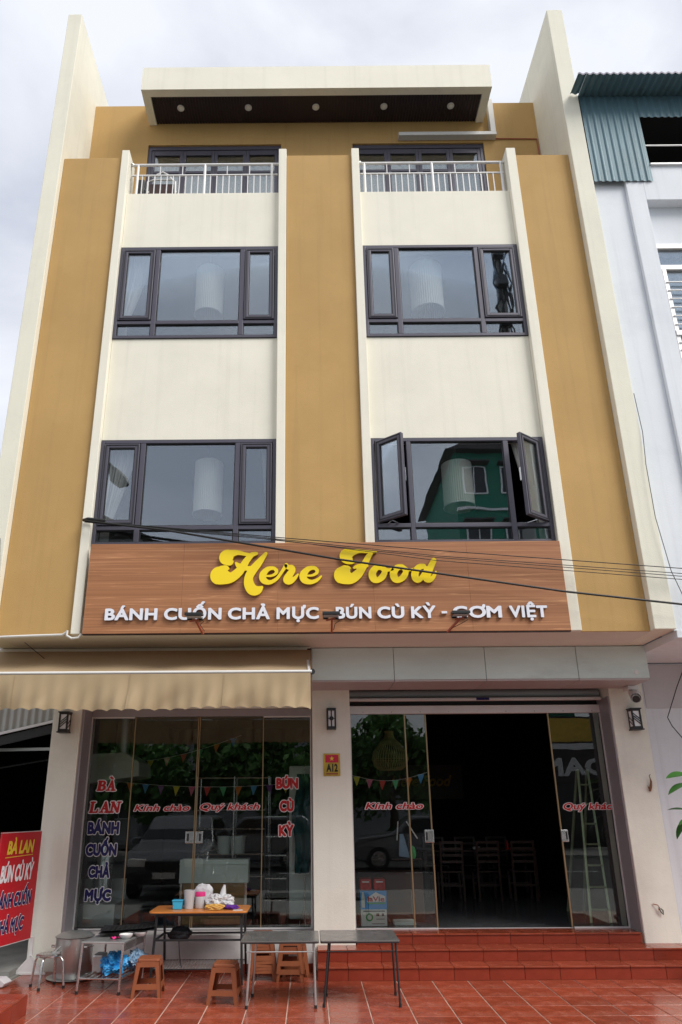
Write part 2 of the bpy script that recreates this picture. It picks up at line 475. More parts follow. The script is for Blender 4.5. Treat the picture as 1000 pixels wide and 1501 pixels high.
def structure(name, mb, m, **k):
    o = put(name, mb, m, **k); o['kind'] = 'structure'; return o
def inst(src_mesh, name, loc, parent, rz=0):
    o = bpy.data.objects.new(name, src_mesh); COL.objects.link(o); o.parent = parent
    o.location = Vector(loc) - ORG.get(parent.name, Vector((0, 0, 0))); o.rotation_euler.z = rz
    return o
def kids(o): return [c for c in bpy.data.objects if c.parent == o]
def dup(root, loc, rz=None, label=None, group=None):
    def rec(o, par):
        c = o.copy(); COL.objects.link(c)
        if par is not None: c.parent = par
        for ch in kids(o): rec(ch, c)
        return c
    r = rec(root, None)
    r.location = loc
    if rz is not None: r.rotation_euler.z = rz
    if label: r['label'] = label
    if group: r['group'] = group
    return r

# ---------------------------------------------------------------- lettering
FM = {}
def font_mesh(s, bold=0.0, extrude=0.0, shear=0.0, res=5):
    key = (s, bold, extrude, shear, res)
    if key not in FM: FM[key] = font_mesh_(s, bold, extrude, shear, res)
    return FM[key]
def font_mesh_(s, bold=0.0, extrude=0.0, shear=0.0, res=5):
    cu = bpy.data.curves.new('text', 'FONT'); cu.body = s
    cu.offset = bold; cu.extrude = extrude; cu.resolution_u = res
    o = bpy.data.objects.new('text', cu); COL.objects.link(o)
    dg = bpy.context.evaluated_depsgraph_get()
    me = bpy.data.meshes.new_from_object(o.evaluated_get(dg))
    vs = [(v.co.x + shear * v.co.y, v.co.y, v.co.z) for v in me.vertices]; fs = [tuple(p.vertices) for p in me.polygons]
    bpy.data.objects.remove(o); bpy.data.curves.remove(cu); bpy.data.meshes.remove(me)
    return vs, fs
CAP = max(v[1] for v in font_mesh('H')[0])
def flat_text(s, x0, x1, z0, z1, y, m, parent, outline=None, grow=.03, name='lettering', **k):
    fr = k.get('frame')
    if outline is not None:
        put('lettering_outline', text_mb(s, x0, x1, z0, z1, y, grow=grow, **k), outline, parent)
    put(name, text_mb(s, x0, x1, z0, z1, y - .004, **k), m, parent)

def march(D, x0, y0, step, to3):
    # marching squares: face polygons for the front, a wall strip along the outline
    mb = MB(); idx = {}
    def vert(x, y, t):
        k = (round(x / step, 3), round(y / step, 3), t)
        if k not in idx: idx[k] = len(mb.v); mb.v.append(to3(x, y, t))
        return idx[k]
    ins = D < 0
    ny, nx = D.shape
    def pt(i, j, i2, j2):
        if (i2, j2) < (i, j): i, j, i2, j2 = i2, j2, i, j
        d1, d2 = D[j, i], D[j2, i2]; t = min(.98, max(.02, d1 / (d1 - d2)))
        return (x0 + (i + (i2 - i) * t) * step, y0 + (j + (j2 - j) * t) * step)
    for j in range(ny - 1):
        run = None
        for i in range(nx):
            full = i < nx - 1 and ins[j, i] and ins[j, i + 1] and ins[j + 1, i + 1] and ins[j + 1, i]
            if full:
                if run is None: run = i
                continue
            if run is not None:
                A_ = (x0 + run * step, y0 + j * step); B_ = (x0 + i * step, y0 + (j + 1) * step)
                mb.f.append((vert(A_[0], A_[1], 1), vert(A_[0], B_[1], 1), vert(B_[0], B_[1], 1), vert(B_[0], A_[1], 1)))
                run = None
            if i >= nx - 1: continue
            cor = ((i, j), (i, j + 1), (i + 1, j + 1), (i + 1, j))
            c = [bool(ins[q[1], q[0]]) for q in cor]
            if not any(c): continue
            poly = []; cross = []
            for k in range(4):
                if c[k]: poly.append((x0 + cor[k][0] * step, y0 + cor[k][1] * step))
                if c[k] != c[(k + 1) % 4]:
                    p = pt(*cor[k], *cor[(k + 1) % 4]); poly.append(p); cross.append((p, c[k]))
            if len(poly) > 2: mb.f.append(tuple(vert(p[0], p[1], 1) for p in poly))
            for k in range(len(cross)):
                if cross[k][1]:
                    a, b = cross[k][0], cross[(k + 1) % len(cross)][0]
                    mb.f.append((vert(*a, 1), vert(*a, 0), vert(*b, 0), vert(*b, 1)))
    return mb

GL = {}
def glyph(ch, bold):
    """font glyph thickened by a distance field, returned as (verts, faces) with z 0 back .. 1 front"""
    key = (ch, round(bold, 4))
    if key in GL: return GL[key]
    horn = None
    src = ch
    if ch == 'Ơ': src, horn = 'O', [((.62, .60), (.72, .66), .035), ((.72, .66), (.735, .76), .035)]
    cu = bpy.data.curves.new('text', 'FONT'); cu.body = src; cu.resolution_u = 4
    o = bpy.data.objects.new('text', cu); COL.objects.link(o)
    dg = bpy.context.evaluated_depsgraph_get()
    me = bpy.data.meshes.new_from_object(o.evaluated_get(dg))
    V = np.array([tuple(v.co)[:2] for v in me.vertices]); F = [tuple(p.vertices) for p in me.polygons]
    bpy.data.objects.remove(o); bpy.data.curves.remove(cu); bpy.data.meshes.remove(me)
    cnt = {}
    for f in F:
        for a, b in zip(f, f[1:] + f[:1]):
            k = tuple(sorted((tuple(np.round(V[a], 5)), tuple(np.round(V[b], 5))))); cnt[k] = cnt.get(k, 0) + 1
    edges = [(np.array(a), np.array(b)) for (a, b), c in cnt.items() if c == 1]
    step = .017; pad = bold + .04
    x0, y0 = V.min(0) - pad; x1, y1 = V.max(0) + pad + (.06 if horn else 0)
    nx, ny = int((x1 - x0) / step) + 2, int((y1 - y0) / step) + 2
    gx, gy = np.meshgrid(x0 + np.arange(nx) * step, y0 + np.arange(ny) * step)
    D = np.full(gx.shape, 1e9)
    for a, b in edges:
        d = b - a; L = d @ d + 1e-12
        t = np.clip(((gx - a[0]) * d[0] + (gy - a[1]) * d[1]) / L, 0, 1)
        D = np.minimum(D, np.hypot(gx - a[0] - t * d[0], gy - a[1] - t * d[1]))
    ins = np.zeros(gx.shape, bool)
    for f in F:
        for k in range(1, len(f) - 1):
            p, q, r = V[f[0]], V[f[k]], V[f[k + 1]]
            c1 = (q[0] - p[0]) * (gy - p[1]) - (q[1] - p[1]) * (gx - p[0])
            c2 = (r[0] - q[0]) * (gy - q[1]) - (r[1] - q[1]) * (gx - q[0])
            c3 = (p[0] - r[0]) * (gy - r[1]) - (p[1] - r[1]) * (gx - r[0])
            ins |= ((c1 >= 0) & (c2 >= 0) & (c3 >= 0)) | ((c1 <= 0) & (c2 <= 0) & (c3 <= 0))
    D = np.where(ins, -D, D)
    for a, b, r in horn or ():
        a, b = np.array(a), np.array(b); d = b - a; L = d @ d
        t = np.clip(((gx - a[0]) * d[0] + (gy - a[1]) * d[1]) / L, 0, 1)
        D = np.minimum(D, np.hypot(gx - a[0] - t * d[0], gy - a[1] - t * d[1]) - r)
    D = D - bold
    mb = march(D, x0, y0, step, lambda x, y, t: (x, y, t))
    GL[key] = (mb.v, mb.f)
    return GL[key]
def advances(s):
    if s not in AD: AD[s] = advances_(s)
    return AD[s]
AD = {}
def advances_(s):
    h = max(v[0] for v in font_mesh('H')[0])
    return [(max(v[0] for v in font_mesh(s[:i] + 'H')[0]) - h) if i else 0 for i in range(len(s))]
def text_mb(s, x0, x1, z0, z1, y, bold=.02, depth=0.0, shear=0.0, grow=0.0, frame=None, track=0.0, only=None):
    """text filling X x0..x1, capitals z0..z1, facing -Y with its front at y - depth; accents overflow above.
       frame maps (x, y, z) to other 3d axes; only picks a single character"""
    adv = [a + track * i for i, a in enumerate(advances(s))]
    pts = [(v[0] + a + shear * v[1]) for c, a in zip(s, adv) if c != ' ' for v in glyph(c, bold)[0]]
    a0, a1 = min(pts), max(pts)
    kx = (x1 - x0) / (a1 - a0); kz = (z1 - z0) / (CAP + 2 * bold)
    mb = MB()
    for i, (c, a) in enumerate(zip(s, adv)):
        if c == ' ' or (only is not None and i != only): continue
        vs, fs = glyph(c, bold + grow)
        out = []
        for v in vs:
            X = x0 + (v[0] + a + shear * v[1] - a0) * kx; Z = z0 + (v[1] + bold) * kz; Y = y - max(depth, .0008) * v[2]
            out.append(frame(X, Y, Z) if frame else (X, Y, Z))
        mb.add(out, fs)
    return mb
def stroke_letter(strokes, to3, depth, step=3.0, rad_add=0.0):
    """union of tapered brush strokes -> clean outline (marching squares) -> extruded solid.
       strokes: lists of (x, y, r) in drawing units, y down. to3(x, y, w): w 0 back .. 1 front"""
    segs = []
    for st in strokes:
        p = [np.array(q, float) for q in st]
        if len(p) > 2:
            pts = []
            for i in range(len(p) - 1):
                p0 = p[max(i - 1, 0)]; p1 = p[i]; p2 = p[i + 1]; p3 = p[min(i + 2, len(p) - 1)]
                for t in np.linspace(0, 1, 7)[:-1]:
                    pts.append(.5 * ((2 * p1) + (-p0 + p2) * t + (2 * p0 - 5 * p1 + 4 * p2 - p3) * t * t + (-p0 + 3 * p1 - 3 * p2 + p3) * t ** 3))
            pts.append(p[-1])
        else: pts = p
        segs += list(zip(pts[:-1], pts[1:]))
    A = np.array([q for st in strokes for q in st])
    x0, y0 = A[:, 0].min() - A[:, 2].max() - 8, A[:, 1].min() - A[:, 2].max() - 8
    x1, y1 = A[:, 0].max() + A[:, 2].max() + 8, A[:, 1].max() + A[:, 2].max() + 8
    nx, ny = int((x1 - x0) / step) + 1, int((y1 - y0) / step) + 1
    gx, gy = np.meshgrid(x0 + np.arange(nx) * step, y0 + np.arange(ny) * step)
    D = np.full(gx.shape, 1e9)
    for a, b in segs:
        dx, dy = b[0] - a[0], b[1] - a[1]; L = dx * dx + dy * dy + 1e-9
        t = np.clip(((gx - a[0]) * dx + (gy - a[1]) * dy) / L, 0, 1)
        D = np.minimum(D, np.hypot(gx - a[0] - t * dx, gy - a[1] - t * dy) - (a[2] + t * (b[2] - a[2])) - rad_add)
    return march(D, x0, y0, step, to3)
# ================================================================ ground
g = MB(); g.add([(-150, -150, -.16), (150, -150, -.16), (150, 150, -.16), (-150, 150, -.16)], [(0, 1, 2, 3)])
structure('ground', g, M['concrete'])
g = MB().box(-60, 60, -19, -7.5, -.158, -.11); structure('road', g, M['asphalt'])
g = MB()
for k in range(-12, 13): g.box(k * 4 - 1, k * 4 + 1, -13.3, -13.18, -.11, -.106)
o = structure('road_marking', g, M['print_white'])
g = MB().box(-60, 60, -23.6, -19, -.15, 0); structure('far_pavement', g, M['concrete'])
g = MB().box(-60, 60, -7.5, -3.62, -.15, -.012); structure('near_pavement', g, M['paving'])

PX, PY = .4, .365
g = MB().box(-3.45, 7.3, -3.62, .56, -.15, -.006)
patio = structure('patio', g, M['grout'])
def slab(w, d, h=.02, b=.003):
    return MB().add([(-w, -d, -h), (w, -d, -h), (w, d, -h), (-w, d, -h), (-w, -d, -b), (w, -d, -b), (w, d, -b), (-w, d, -b),
                     (-w + b, -d + b, 0), (w - b, -d + b, 0), (w - b, d - b, 0), (-w + b, d - b, 0)],
                    [(0, 1, 5, 4), (1, 2, 6, 5), (2, 3, 7, 6), (3, 0, 4, 7), (4, 5, 9, 8), (5, 6, 10, 9), (6, 7, 11, 10), (7, 4, 8, 11), (8, 9, 10, 11)])
tile_me = mesh('tile', slab(PX / 2 - .005, PY / 2 - .0028), M['tile'])
nt = 0
for j in range(-9, 2):
    for i in range(-9, 18):
        x = .163 + PX * (i + .5); y = PY * (j + .5) if j < 0 else PY * (j + .5) - 0.0
        if x < -3.4: continue
        if y > 0 and x > .07: continue
        if y > .56: continue
        if x < -2.9 and y < -1.27: continue
        if j < -5 and (x < -3 or x > 5): continue
        t = inst(tile_me, 'tile', (x, y, random.uniform(-.0008, .0008)), patio); nt += 1
# kitchen side skirting tiles along the plinth
sk_me = mesh('skirting_tile', MB().box(-.197, .197, -.006, .006, 0, .075), M['tile_riser'])

# entrance steps
RIS = [(0.0, 0.0, .139), (.285, .139, .266), (.60, .266, .3835)]
g = MB().box(.075, 7.2, .012, .99, -.1, .12).box(.075, 7.2, .297, .99, .12, .247).box(.56, 4.07, .612, .99, .247, .366)
steps = structure('entrance_steps', g, M['grout_dark'])
rt_me = mesh('riser_tile', MB().box(-.1965, .1965, 0, .012, .002, .124), M['tile_riser'])
nose_me = mesh('tread_tile', MB().prism([(-.012, -.016), (-.012, -.003), (-.009, 0), (.32, 0), (.32, -.016)], lambda a, b: (-.1965, a, b), lambda a, b: (.1965, a, b)), M['tile'])
for k, (y, z0, z1) in enumerate(RIS):
    off = (.42, .427, .442)[k]
    for i in range(-1, 17):
        x0, x1 = off + .4 * (i - 1), off + .4 * i
        lim0, lim1 = (.075, 7.2) if k < 2 else (.565, 4.07)
        a, b = max(x0, lim0), min(x1, lim1)
        if b - a < .04: continue
        sx = (b - a) / .4
        for me, nm, zz in ((rt_me, 'riser_tile', z0), (nose_me, 'tread_tile', z1)):
            t = inst(me, nm, ((a + b) / 2, y, zz), steps); t.scale.x = sx
            if nm == 'riser_tile': t.scale.z = (z1 - z0 - .016) / .124
            elif k == 2: t.scale.y = 1.18

# ================================================================ the restaurant building
B = thing('restaurant_building', 'four storey ochre and cream shophouse with two tall side fins and glass shopfront', 'building', (0, 0, 0))
def wall(name, m, *bs, bevel=.008, parent=None, **k):
    g = MB()
    for b_ in bs: g.box(*b_)
    return put(name, g, M[m], parent or B, bevel=bevel, **k)
# side fins
wall('side_fin', 'cream_fin', (-3.962, -3.735, -1.01, 11, 3.8, 14.43), label='tall cream fin wall on the left')
wall('side_fin', 'cream_fin', (4.068, 4.326, -1.01, 11, 3.8, 14.43), label='tall cream fin wall on the right')
# piers
wall('pier', 'ochre', (-3.733, -2.832, -.90, -.60, 3.8, 11.34))
wall('pier', 'ochre', (-.288, .708, -.90, -.60, 3.8, 11.36))
wall('pier', 'ochre', (3.238, 4.066, -.90, -.60, 3.8, 11.33))
for a, b, t in ((-2.83, -2.717, 11.44), (-.408, -.290, 11.44), (.710, .826, 11.44), (3.094, 3.236, 11.42)):
    wall('rib', 'cream', (a, b, -.955, -.598, 3.802, t))
BAYS = ((-2.715, -.410), (.828, 3.092))
for a, b in BAYS:
    for z0, z1 in ((3.8, 4.94), (6.422, 8.02), (9.612, 10.655)):
        wall('infill_wall', 'cream', (a, b, -.865, -.70, z0, z1), bevel=.004)
# slabs
wall('floor_slab', 'soffit', (-3.73, 4.066, -.885, 8, 3.797, 4.02))
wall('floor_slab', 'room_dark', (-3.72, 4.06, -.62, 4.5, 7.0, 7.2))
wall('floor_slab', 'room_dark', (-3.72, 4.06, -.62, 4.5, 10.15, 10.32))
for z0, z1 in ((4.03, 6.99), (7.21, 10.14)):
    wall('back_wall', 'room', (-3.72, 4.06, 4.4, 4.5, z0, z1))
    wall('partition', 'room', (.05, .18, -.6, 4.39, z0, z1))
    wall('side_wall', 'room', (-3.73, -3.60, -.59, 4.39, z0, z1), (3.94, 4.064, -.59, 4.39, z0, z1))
# set-back top storey
DOORS = ((-2.73, -.42), (.822, 3.10))
g = MB().box(-3.733, -2.73, .06, .25, 10.33, 13.66).box(-.42, .822, .06, .25, 10.33, 13.66).box(3.10, 4.066, .06, .25, 10.33, 13.66)
g.box(-2.73, -.42, .06, .25, 12.722, 13.66).box(.822, 3.10, .06, .25, 12.722, 13.66)
put('setback_wall', g, M['ochre'], B)
wall('upper_room', 'room', (-3.7, 4.06, 3.0, 3.1, 10.33, 13.6), (-3.7, 4.06, .26, 3.0, 13.4, 13.6))
# roof canopy
cn = wall('roof_canopy', 'cream', (-2.745, 3.135, -.61, -.475, 13.185, 13.70), (-2.745, -2.612, -.475, .055, 13.185, 13.70),
          (3.0, 3.135, -.475, .055, 13.185, 13.70), (-2.612, 3.0, -.475, .055, 13.30, 13.70), bevel=0)
g = MB()
for i in range(112):
    x = -2.605 + i * .0501
    g.box(x, x + .036, -.472, .053, 13.215, 13.235)
g.box(-2.611, 2.999, -.474, .054, 13.235, 13.298)
s_ = put('soffit_slats', g, M['soffit_wood'], cn); s_['kind'] = 'stuff'
for x in (-2.14, -.976, .187, 1.36, 2.51):
    d = put('downlight', MB().lathe([(.030, .006), (.052, 0), (.060, .004), (.060, .016)], (x, -.248, 13.199), 20), M['alu_white'], cn, smooth=True)
    put('lens', MB().lathe([(0, .008), (.034, .008)], (x, -.248, 13.199), 20), M['light_lens'], cn)
# duct in white and the thin conduit
g = MB().box(1.62, 3.31, -.06, .055, 12.77, 12.845).box(3.215, 3.305, -.058, .057, 12.845, 13.62)
put('cable_duct', g, M['pvc'], B, bevel=.006)
put('conduit', MB().tube([(3.31, .045, 12.79), (4.03, .045, 12.775), (4.035, .045, 12.2), (4.035, .045, 11.3)], .011, 6), M['bracket'], B)

# railings
def railing(xa, xb, posts, n):
    r = put('railing', MB().tube([(xa, -.80, 11.295), (xb, -.80, 11.295)], .021, 10), M['rail'], B, smooth=True)
    put('lower_rail', MB().box(xa + .02, xb - .02, -.812, -.788, 11.075, 11.092), M['rail'], r)
    put('end_bracket', MB().lathe([(0.0, 0), (.034, 0), (.034, .014), (0, .014)], (xa + .015, -.80, 11.295), 12), M['steel'], r)
    for p in posts:
        put('post', MB().tube([(p, -.80, 10.64), (p, -.80, 11.29)], .021, 10), M['rail'], r, smooth=True)
    for i in range(1, n):
        x = xa + (xb - xa) * i / n
        if min(abs(x - p) for p in posts) < .05: continue
        put('baluster', MB().box(x - .007, x + .007, -.807, -.793, 10.64, 11.076), M['rail'], r)
    for p0, p1 in zip(posts[:-1], posts[1:]):
        for k in (1, 2):
            x = p0 + (p1 - p0) * k / 3
            put('spacer', MB().box(x - .006, x + .006, -.806, -.794, 11.092, 11.28), M['rail'], r)
    return r
railing(-2.714, -.411, (-2.60, -1.56, -.52), 24)
railing(.829, 3.09, (.915, 1.965, 3.035), 24)

# balcony doors
def balcony_door(xa, xb):
    d = put('balcony_door', MB().box(xa, xb, .09, .16, 12.64, 12.72).box(xa, xa + .06, .09, .16, 10.33, 12.64).box(xb - .06, xb, .09, .16, 10.33, 12.64), M['frame'], B, bevel=.004)
    w = (xb - xa - .12) / 4
    for k in range(4):
        a = xa + .06 + w * k; b = a + w; q = .055
        g = MB()
        for x0, x1, z0, z1 in ((a, a + q, 10.35, 12.63), (b - q, b, 10.35, 12.63), (a + q, b - q, 12.53, 12.63), (a + q, b - q, 10.35, 10.5), (a + q, b - q, 12.12, 12.17)):
            g.box(x0 + .002, x1 - .002 if x1 == b else x1, .10, .145, z0, z1)
        put('leaf_frame', g, M['frame'], d, bevel=.003)
        put('pane', MB().box(a + q, b - q, .118, .124, 10.5, 12.12).box(a + q, b - q, .118, .124, 12.17, 12.53), M['glass_low'], d)
    def cw(u, v): return (xa + .08 + (xb - xa - .16) * u, .175 + .018 * math.sin(u * 95) + .008 * math.sin(u * 41), 10.36 + 2.0 * v)
    put('curtain', MB().grid(cw, 190, 2), M['curtain'], d, smooth=True)
    return d
for a, b in DOORS: balcony_door(a, b)

# windows
def frame_rect(g, x0, x1, z0, z1, w, y0, y1):
    g.box(x0, x0 + w, y0, y1, z0, z1).box(x1 - w, x1, y0, y1, z0, z1).box(x0 + w, x1 - w, y0, y1, z1 - w, z1).box(x0 + w, x1 - w, y0, y1, z0, z0 + w)
def sash(win, x0, x1, z0, z1, angle=0, hinge='L', lab=None):
    """casement: frame and pane built about the hinge line, swung outwards"""
    w = x1 - x0; sgn = 1 if hinge == 'L' else -1
    hx = x0 if hinge == 'L' else x1
    def tr(x, y, z):
        dx = (x - hx); a = R(angle) * sgn
        yy = y + .90
        return (hx + dx * math.cos(a) + yy * math.sin(a), -.90 - dx * math.sin(a) * 1 + yy * math.cos(a), z)
    g = MB(); frame_rect(g, x0, x1, z0, z1, .062, -.90, -.845); g.v = [tr(*p) for p in g.v]
    f = put('sash', g, M['frame'], win, bevel=.006, label=lab)
    g = MB(); frame_rect(g, x0 + .018, x1 - .018, z0 + .018, z1 - .018, .01, -.906, -.899); g.v = [tr(*p) for p in g.v]
    put('sash_bead', g, M['gasket'], win)
    g = MB(); frame_rect(g, x0 + .062, x1 - .062, z0 + .062, z1 - .062, .009, -.893, -.85); g.v = [tr(*p) for p in g.v]
    put('sash_gasket', g, M['gasket'], win)
    g = MB().box(x0 + .07, x1 - .07, -.876, -.870, z0 + .07, z1 - .07); g.v = [tr(*p) for p in g.v]
    put('sash_pane', g, M['glass_up'], win)
    if angle:
        g = MB(); fx = x1 if hinge == 'L' else x0
        a = tr(fx, -.87, z0 + .01); bb = (fx, -.83, z0 - .0)
        mid = ((a[0] + hx) / 2, (a[1] - .83) / 2, z0 - .01)
        g.bar(mid, (hx + sgn * w * .75, -.83, z0 - .01), .018, .006).bar(mid, (hx + sgn * w * .3, -.83, z0 - .01), .018, .006)
        put('stay', g, M['steel'], win)
        g = MB().box(fx - .02 if hinge == 'L' else fx + .004, fx - .004 if hinge == 'L' else fx + .02, -.846, -.822, (z0 + z1) / 2 - .09, (z0 + z1) / 2 + .09); g.v = [tr(*p) for p in g.v]
        put('lock_strip', g, M['steel'], win)
def window(x0, x1, z0, z1, m1, m2, tz, open_=False, lab=None):
    g = MB(); frame_rect(g, x0, x1, z0, z1, .045, -.885, -.80)
    for a, b in (m1, m2): g.box(a, b, -.884, -.80, z0 + .045, z1 - .045)
    for a, b in ((x0 + .045, m1[0]), (m1[1], m2[0]), (m2[1], x1 - .045)):
        g.box(a, b, -.883, -.802, tz, tz + .055)
    w = put('window', g, M['frame'], B, bevel=.005, label=lab)
    # thin black seals and panes
    cells = [(x0 + .045, m1[0], z0 + .045, tz), (m1[1], m2[0], z0 + .045, tz), (m2[1], x1 - .045, z0 + .045, tz), (m1[1], m2[0], tz + .055, z1 - .045)]
    g = MB()
    for a, b, c, d in cells: frame_rect(g, a, b, c, d, .010, -.872, -.83)
    put('gasket', g, M['gasket'], w)
    for a, b, c, d in cells: put('pane', MB().box(a + .005, b - .005, -.853, -.847, c + .005, d - .005), M['glass_up'], w)
    zs0, zs1 = tz + .065, z1 - .055
    sash(w, x0 + .052, m1[0] - .007, zs0, zs1, 40 if open_ else 0, 'L', 'casement swung open, left side' if open_ else None)
    sash(w, m2[1] + .007, x1 - .052, zs0, zs1, 37 if open_ else 0, 'R', 'casement swung open, right side' if open_ else None)
    g = MB(); frame_rect(g, x0 - .001, x1 + .001, z0 - .001, z1 + .008, .010, -.879, -.868)
    put('perimeter_seal', g, M['gasket'], w)
    return w
window(-2.713, -.412, 8.022, 9.610, (-2.195, -2.13), (-.958, -.893), 8.26, lab='closed window, upper left')
window(.830, 3.090, 8.022, 9.610, (1.285, 1.35), (2.45, 2.51), 8.26, lab='closed window, upper right')
window(-2.713, -.412, 4.942, 6.420, (-2.19, -2.125), (-.945, -.88), 5.15, lab='closed window above the left of the sign')
window(.830, 3.090, 4.942, 6.420, (1.295, 1.35), (2.565, 2.63), 5.16, True, lab='window with both side casements swung open')
# ground floor structure
wall('pillar', 'pillar', (-3.462, -3.078, .58, 1.25, -.02, 3.796), label='pale pillar at the left end')
wall('pillar', 'pillar', (.036, .545, .58, 1.25, -.02, 3.796), label='pale pillar between the two shopfronts')
wall('pillar', 'pillar', (4.078, 4.535, .58, 1.25, .25, 3.796), label='pale pillar at the right end')
wall('plinth_wall', 'plinth', (-3.076, .034, .56, 1.10, -.02, .382))
for i in range(8): 
    x = -3.076 + .389 * (i + .5)
    t = inst(sk_me, 'skirting_tile', (x, .552, .002), B); t.scale.x = .97
wall('lintel', 'pillar', (-3.076, .034, .93, 1.25, 3.16, 3.796))
wall('lintel', 'black', (.547, 4.076, 1.0, 1.25, 3.20, 3.796))
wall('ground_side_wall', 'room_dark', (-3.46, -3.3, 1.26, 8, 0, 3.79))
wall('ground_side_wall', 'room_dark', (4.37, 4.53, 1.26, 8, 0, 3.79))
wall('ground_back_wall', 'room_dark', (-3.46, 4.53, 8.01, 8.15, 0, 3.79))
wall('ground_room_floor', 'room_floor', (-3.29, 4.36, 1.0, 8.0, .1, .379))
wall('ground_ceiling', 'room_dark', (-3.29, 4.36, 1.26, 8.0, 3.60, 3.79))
# metal cladding band over the right shopfront
xs = [.036, 1.088, 2.262, 3.44, 4.345]
for a, b in zip(xs[:-1], xs[1:]):
    put('cladding_panel', MB().box(a + .003, b - .003, -.116, -.08, 3.376, 3.79), M['panel_metal'], B, bevel=.006)
    put('cladding_lip', MB().box(a + .003, b - .003, -.114, .575, 3.352, 3.374), M['panel_lip'], B, bevel=.003)
put('cladding_end', MB().box(4.31, 4.342, -.078, .575, 3.376, 3.79), M['panel_metal'], B)
put('cladding_core', MB().box(.045, 4.30, -.078, .575, 3.378, 3.78), M['black'], B)
put('vent_cap', MB().lathe([(.0, -.006), (.028, -.006), (.032, 0)], (4.18, -.116, 3.45), 14, 'Y'), M['white'], B)
# roller shutter parts
g = MB().box(.56, 4.06, .80, .88, 3.235, 3.275)
put('shutter_bar', g, M['alu_white'], B, bevel=.008)
put('shutter_label', MB().box(2.32, 2.50, .796, .80, 3.238, 3.272), M['navy'], B)
put('shutter_roll', MB().tube([(.56, .93, 3.33), (4.06, .93, 3.33)], .075, 14), M['grey_paint'], B, smooth=True)
g = MB().box(.56, 4.10, .93, 1.02, 3.075, 3.185)
put('door_header', g, M['alu_white'], B, bevel=.005)
for i in range(9):
    x = .75 + i * .4
    put('screw', MB().lathe([(0, -.003), (.006, -.002), (.007, 0)], (x, .93, 3.10), 8, 'Y'), M['steel'], B)

# shopfronts
g = MB().box(-3.0765, -3.042, .60, 1.03, .384, 3.156).box(-3.04, .034, .93, 1.03, 3.058, 3.155).box(-3.04, .034, .93, 1.03, .3835, .40).box(.022, .034, .93, 1.03, .40, 3.058)
SL = put('shopfront', g, M['door_frame'], B, bevel=.004, label='left shopfront of four glass panels with red and navy lettering')
g = MB().box(-3.040, -3.026, .925, .96, .40, 3.058).box(-3.026, .012, .925, .95, .398, .412).box(-3.026, -2.44, .924, .95, 3.036, 3.056).box(-.64, .012, .924, .95, 3.036, 3.056).box(.006, .020, .925, .95, .40, 3.056)
put('edge_strip', g, M['alu_white'], SL)
for a, b in ((-3.024, -2.434), (-2.428, -1.545), (-1.53, -.646), (-.640, .010)):
    put('glass_panel', MB().box(a, b, .966, .978, .404, 3.054), M['glass_low'], SL)
for x in (-2.431, -1.549, -1.527, -.643): put('joint_strip', MB().box(x - .006, x + .006, .955, .985, .405, 3.05), M['bronze'], SL)
for x0, x1 in ((-1.66, -1.552), (-1.524, -1.43)):
    put('lock_plate', MB().box(x0, x1, .952, .992, 1.41, 1.56), M['steel'], SL, bevel=.006)
    xm = x0 + .035 if x0 < -1.6 else x1 - .035
    put('keyhole', MB().box(xm - .012, xm + .012, .949, .952, 1.44, 1.53), M['black'], SL)
    put('key_barrel', MB().lathe([(0, -.008), (.012, -.008), (.014, 0)], ((x0 + x1) / 2 + .018 * (1 if x0 > -1.6 else -1) * -1, .952, 1.47), 12, 'Y'), M['steel'], SL)
SR = put('shopfront', MB().box(4.060, 4.0765, .60, 1.03, .384, 3.25), M['door_frame'], B, bevel=.004, label='right shopfront with the doorway standing open')
g = MB().box(.575, 1.62, .925, .95, .384, .398).box(3.35, 4.058, .925, .95, .384, .400).box(1.62, 3.35, .96, .99, .382, .388).box(.548, .575, .93, 1.03, .384, 3.07).box(4.046, 4.058, .925, .95, .40, 3.07)
put('edge_strip', g, M['alu_white'], SR)
for a, b, y in ((.577, 1.328, .966), (1.30, 1.618, .985), (3.345, 4.045, .966)):
    put('glass_panel', MB().box(a, b, y, y + .012, .40, 3.072), M['glass_low'], SR)
for x, y in ((1.329, .962), (1.622, .982), (3.335, .962)): put('joint_strip', MB().box(x - .009, x + .009, y - .008, y + .022, .395, 3.073), M['bronze'], SR)
put('lock_plate', MB().box(1.52, 1.64, .955, .972, 1.40, 1.56), M['steel'], SR, bevel=.006)
put('keyhole', MB().box(1.535, 1.556, .951, .955, 1.43, 1.53), M['black'], SR)
put('lock_plate', MB().box(3.325, 3.42, .945, .96, 1.40, 1.55), M['steel'], SR, bevel=.006)
put('keyhole', MB().box(3.385, 3.405, .941, .945, 1.43, 1.52), M['black'], SR)

